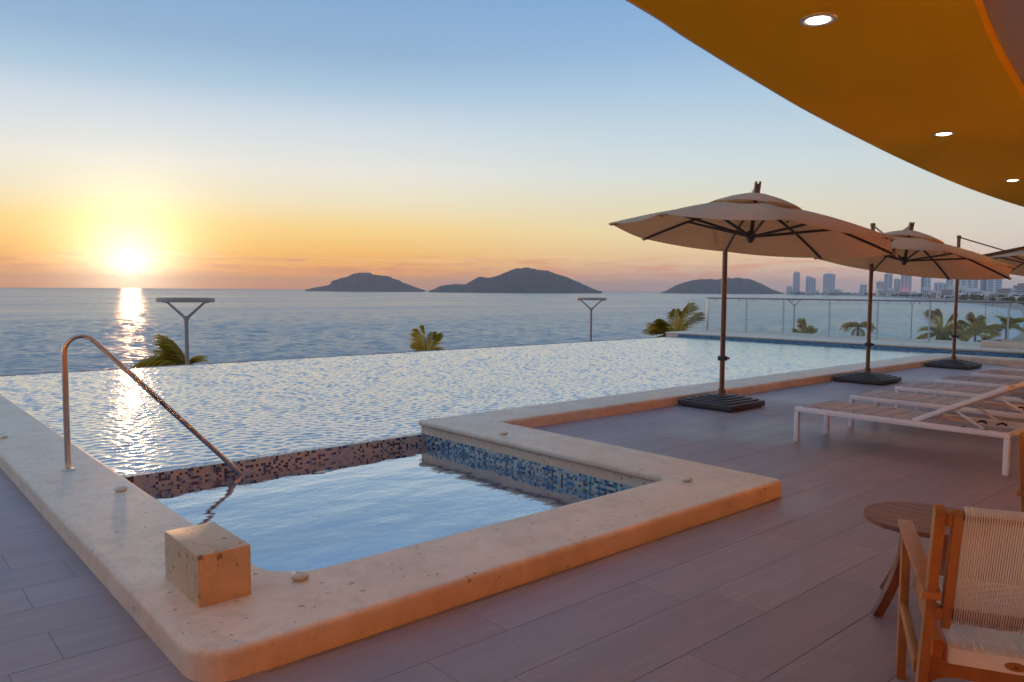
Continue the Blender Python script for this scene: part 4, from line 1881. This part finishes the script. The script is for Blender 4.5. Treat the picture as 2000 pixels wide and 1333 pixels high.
palm(1676, 640, 66, 1.7, [(130, 0, 1., 3), (140, 20, 1.05, 3), (115, -15, .8, 3), (60, 0, .85, 3), (45, 15, 1., 3), (38, -20, 1.05, 3), (90, 30, .6, 2), (90, -30, .6, 3), (150, -10, .9, 3), (28, 0, .9, 3), (200, 0, .7, 3), (-20, 10, .7, 3)],
     'dark drooping palm behind the glass left of the middle parasol pole')
palm(1838, 655, 82, 2.9, full_crown(rg, 17) + [(88, 0, 1., 4), (97, 15, 1., 4), (78, -10, .95, 4)], 'big bushy palm behind the glass at the far parasol pole')
palm(1905, 652, 90, 2.7, full_crown(rg, 13) + [(92, 5, .95, 4), (40, 0, 1.05, 0), (140, 0, 1.05, 0), (75, 10, .9, 4)], 'palm right of the far parasol pole, by the dark street lamp')
palm(1966, 640, 92, 2.6, full_crown(rg, 13) + [(20, 0, 1., 2), (160, 0, 1.05, 1), (60, 0, .9, 1)], 'rightmost palm behind the glass near the photo edge')
palm(1606, 664, 70, .9, full_crown(rg, 8), 'tiny low palm top beside the small upright palm')
palm(1376, 668, 50, 1.3, full_crown(rg, 8), 'low palm top showing under the first glass panel')
palm(1935, 678, 84, 1.9, full_crown(rg, 9), 'low palm crown behind the glass above the planter')

# ------------------------------------------------------------------ islands
def island(name, prof, dist, label, depth):
    """prof: list of (pixel x, pixel y) of the skyline; built as a hill ridge with flanks"""
    P = []
    for px, py in prof:
        r = ray(px, py)
        hh = math.hypot(r.x, r.y)
        P.append((r.x / hh * dist, r.y / hh * dist, CAM_H + r.z / hh * dist))
    P = np.array(P)
    n = 140
    tt = np.linspace(0, 1, n)
    s0 = np.linspace(0, 1, len(P))
    s0 = np.concatenate([[0], np.cumsum(np.hypot(np.diff(P[:, 0]), np.diff(P[:, 1])))])
    s0 /= s0[-1]
    X, Y, Zz = [np.interp(tt, s0, P[:, i]) for i in range(3)]
    rgi = np.random.default_rng(int(dist))
    jag = np.interp(tt, np.linspace(0, 1, 46), rgi.normal(0, 1, 46)) + .6 * rgi.normal(0, 1, n)
    Zz = Zz + jag * .022 * np.clip(Zz - SEA_Z, 0, 90)
    dx, dy = np.gradient(X), np.gradient(Y)
    ln = np.hypot(dx, dy)
    nx, ny = -dy / ln, dx / ln
    m = 15
    vs, fs = [], []
    for i in range(n):
        top = max(Zz[i] - SEA_Z, 1.)
        for j in range(m):
            v = (j / (m - 1)) * 2 - 1
            hfac = max(0, 1 - abs(v)) ** .8
            jit = (0 if abs(v) < .05 else rgi.normal(0, .06))
            off = v * depth * (.35 + .65 * min(1, top / 80))
            z = SEA_Z - 3 + (top + 3) * min(1, max(0, hfac * (1 + jit)))
            vs.append((X[i] + nx[i] * off, Y[i] + ny[i] * off, z))
    for i in range(n - 1):
        for j in range(m - 1):
            fs.append((i * m + j, (i + 1) * m + j, (i + 1) * m + j + 1, i * m + j + 1))
    mb = MB()
    mb.add(vs, fs)
    o = mb.build(name, MATS['island'], None, True)
    tag(o, label, kind='structure')


island('island', [(596, 567), (606, 564), (620, 561), (634, 559), (645, 556), (648, 549), (660, 545), (680, 540), (690, 535), (705, 533), (722, 532), (728, 537), (745, 538), (760, 540), (775, 547), (790, 553), (806, 559), (822, 565), (830, 567)],
       4300, 'left low island, closest to the sun', 160)
island('island', [(838, 568), (848, 565), (862, 558), (890, 556), (912, 555), (920, 549), (930, 543), (938, 540), (952, 543), (965, 541), (985, 533), (1000, 528), (1010, 525), (1018, 522), (1035, 524), (1050, 528), (1070, 529), (1085, 535),
                  (1100, 539), (1112, 543), (1125, 549), (1140, 556), (1155, 563), (1168, 568), (1176, 569)], 3700, 'large central island with the highest peak', 240)
island('island', [(1290, 572), (1300, 569), (1312, 562), (1325, 556), (1340, 551), (1355, 547), (1375, 546), (1400, 545), (1425, 544), (1448, 544), (1462, 545), (1478, 551), (1495, 559), (1510, 566), (1524, 571), (1532, 573)],
       4600, 'rounded hill island left of the city towers', 220)

# ------------------------------------------------------------------ city on the far shore
def tower(x0, x1, ytop, dist, m, floors, label, crown=0, band='slab_band', group='towers on the far shore'):
    c = ray((x0 + x1) / 2, 572)
    hh = math.hypot(c.x, c.y)
    p = Vector((c.x / hh * dist, c.y / hh * dist, 0))
    rt = ray(x1, ytop)
    h = math.hypot(rt.x, rt.y)
    ztop = CAM_H + rt.z / h * dist
    w = (x1 - x0) / FPX * dist * (c.dot(CF))
    w = (x1 - x0) / FPX * dist / 1.06
    zb = -9.
    H = ztop - zb
    u = empty('tower', (p.x, p.y, zb), math.atan2(c.y, c.x) - PI / 2)
    tag(u, label, 'building', group)
    dp = w * .9
    mb = MB()
    mb.box((-w / 2, -dp / 2, 0), (w / 2, dp / 2, H))
    mb.build('wall', MATS[m], u)
    # balcony bands and window strips on the front and left side
    mb = MB()
    mw = MB()
    fh = H / floors
    for k in range(floors):
        z = k * fh
        mb.box((-w / 2 - .3, -dp / 2 - 1.1, z + fh * .82), (w / 2 + .3, -dp / 2 - .01, z + fh * .99))
        nb = max(2, int(w / 8))
        for q in range(nb):
            xa = -w / 2 + w * (q + .14) / nb
            xb = -w / 2 + w * (q + .86) / nb
            mw.box((xa, -dp / 2 - .12, z + fh * .2), (xb, -dp / 2 - .02, z + fh * .74))
    tag(mb.build('balcony_bands', MATS[band], u), kind='stuff')
    tag(mw.build('windows', MATS['window_dark'], u), kind='stuff')
    mb = MB()
    mb.box((-w * .3, -dp * .3, H + .01), (w * .25, dp * .3, H + max(2.5, H * .05)))
    mb.build('roof_house', MATS[m], u)
    if crown:
        mb = MB()
        mb.box((-w / 2, -dp / 2 + .5, H + .01), (w * .02, dp / 2, H + crown))
        mb.build('stepped_top', MATS[m], u)
    return u


tower(1549, 1561, 533, 3560, 'tower_grey', 26, 'slender grey tower, leftmost of the skyline')
tower(1536, 1547, 560, 3520, 'tower_white', 7, 'low block at the left foot of the slender tower')
tower(1574, 1592, 544, 3500, 'tower_grey', 20, 'stepped grey tower second from left', 9)
tower(1608, 1629, 536, 3400, 'tower_grey', 24, 'broad grey tower third from left in the open sky')
tower(1680, 1692, 557, 2900, 'tower_grey', 9, 'short grey block just left of the middle parasol pole')
tower(1712, 1725, 551, 2700, 'tower_cream', 12, 'cream tower just right of the middle parasol pole')
tower(1727, 1741, 536, 2650, 'tower_grey', 22, 'tall grey tower cut off by the middle canopy')
tower(1746, 1757, 546, 2500, 'tower_cream', 14, 'narrow cream tower above the red light')
tower(1760, 1778, 534, 2450, 'tower_grey', 22, 'tall banded tower behind the red light')
tower(1799, 1805, 532, 2150, 'tower_blue', 20, 'dark blue slab of the twin tone tower')
tower(1805.5, 1816, 532, 2150, 'tower_white', 20, 'pale half of the twin tone tower')
tower(1826, 1847, 554, 2000, 'tower_grey', 10, 'squat grey block left of the far parasol pole', 2)
tower(1848, 1860, 541, 2050, 'tower_white', 16, 'pale slab touching the far parasol pole')
tower(1869, 1905, 540, 1650, 'tower_white', 15, 'wide white hotel block right of the far parasol pole')
tower(1914, 1920, 541, 1500, 'tower_cream', 13, 'narrow cream edge of the dark tower')
tower(1920.4, 1929, 539, 1500, 'tower_blue', 14, 'dark blue tower between cream and white neighbours')
tower(1930, 1953, 541, 1480, 'tower_white', 14, 'white banded tower right of the dark blue one')
tower(1984, 2012, 558, 1150, 'brick_pink', 7, 'pink brick block at the right edge')
tower(1974, 1983, 566, 1120, 'tower_cream', 4, 'small cream house beside the pink brick block')

# low houses along the bay
hm = {}
for kname, mm in (('white', 'tower_white'), ('cream', 'tower_cream'), ('brick', 'brick_pink'), ('grey', 'tower_grey')):
    a = MB()
    a.box((-.5, -.4, 0), (.5, .4, 1))
    b = MB()
    for q in range(3):
        b.box((-.42 + q * .3, -.42, .35), (-.24 + q * .3, -.401, .75))
    c = MB()
    c.box((-.53, -.43, 1.001), (.53, .43, 1.06))
    hm[kname] = (a.mesh('wall', MATS[mm]), b.mesh('window_row', MATS['window_dark']), c.mesh('roof', MATS['slab_band']))
rg = random.Random(11)
xs_h = np.concatenate([np.linspace(1545, 1700, 20), np.linspace(1703, 2008, 50)])
NEAR = [(1555, 'slender grey tower'), (1583, 'stepped tower'), (1618, 'broad third tower'), (1655, 'gap left of the middle parasol pole'), (1686, 'short block by the middle parasol pole'), (1720, 'tower right of the middle parasol pole'),
        (1752, 'towers above the red light'), (1785, 'gap right of the red light'), (1808, 'twin tone tower'), (1836, 'squat block'), (1860, 'far parasol pole'), (1888, 'wide white hotel'), (1924, 'dark blue tower'), (1945, 'white banded tower'), (1968, 'gap beside the pink brick block'), (1998, 'pink brick block')]
for px in xs_h:
    sh = np.interp(px, [1540, 1650, 1760, 1850, 1900, 1950, 2010], [3420, 3120, 2280, 1500, 1180, 980, 760]) + rg.uniform(40, 260)
    c = ray(px + rg.uniform(-3, 3), 572)
    hh = math.hypot(c.x, c.y)
    kname = rg.choice(('white', 'white', 'cream', 'cream', 'brick', 'grey'))
    u = empty('house', (c.x / hh * sh, c.y / hh * sh, -9.2), math.atan2(c.y, c.x) - PI / 2 + rg.uniform(-.3, .3))
    hgt = rg.choice((6, 8, 10, 13, 17, 22)) * (1 if sh > 1400 else .75)
    u.scale = (rg.uniform(9, 24), rg.uniform(9, 16), hgt)
    nb_ = min(NEAR, key=lambda t_: abs(t_[0] - px))[1]
    tag(u, 'low %s house on the shore below the %s' % ({'brick': 'reddish'}.get(kname, kname), nb_), 'house', 'low %s houses below the %s' % (kname, nb_))
    for me in hm[kname]:
        o = bpy.data.objects.new(me.name, me)
        COL.objects.link(o)
        o.parent = u

# far trees as one mass of small crowns
mb = MB()
for k in range(300):
    px = rg.uniform(1540, 2015)
    sh = np.interp(px, [1540, 1650, 1760, 1850, 1900, 1950, 2010], [3400, 3080, 2240, 1460, 1140, 950, 730]) + rg.uniform(5, 240)
    c = ray(px, 572)
    hh = math.hypot(c.x, c.y)
    bx_, by_ = c.x / hh * sh, c.y / hh * sh
    R = rg.uniform(1.8, 4.2)
    zc = -9.2 + R * rg.uniform(.8, 1.5)
    for q in range(16):
        a, b = rg.uniform(0, 6.28), rg.uniform(-.6, 1.5)
        p = Vector((bx_ + R * math.cos(a) * math.cos(b), by_ + R * math.sin(a) * math.cos(b), zc + R * .8 * math.sin(b)))
        s = R * rg.uniform(.35, .7)
        a2 = rg.uniform(0, 3.1)
        d1 = Vector((math.cos(a2), math.sin(a2), rg.uniform(-.4, .4))) * s
        d2 = Vector((rg.uniform(-.4, .4), rg.uniform(-.4, .4), 1)) * s * .7
        mb.add([p - d1, p - d2, p + d1, p + d2], [(0, 1, 2, 3)])
tag(mb.build('far_trees', MATS['far_leaf']), 'hazy belt of trees along the far shore', kind='stuff')

p = at_dep(1766, 574, 2150)
u = MB()
u.lathe([(1., -2.5), (5., -1.8), (6.5, 0), (5., 1.8), (1., 2.5)], (0, 0, 0), 12)
o = u.build('shore_light', MATS['red_glow'], None, True)
o.location = p
tag(o, 'small glowing pinkish red light on the far shore below the tall towers', 'light')

# ------------------------------------------------------------------ haze over the bay
HAZE = 0.00012
if HAZE > 0:
    mb = MB()
    mb.box((-2000, -700, -14), (9000, 9000, 128))
    m = bpy.data.materials.new('haze')
    m.use_nodes = True
    t_ = m.node_tree
    t_.nodes.clear()
    g = NT(t_)
    v = g.n('ShaderNodeVolumePrincipled')
    v.inputs['Color'].default_value = (.86, .84, .9, 1)
    v.inputs['Density'].default_value = HAZE
    v.inputs['Anisotropy'].default_value = .3
    out = g.n('ShaderNodeOutputMaterial')
    g.put(out.inputs['Volume'], v.outputs[0])
    o = mb.build('haze', m)
    tag(o, 'thin sea haze over the bay', kind='stuff')
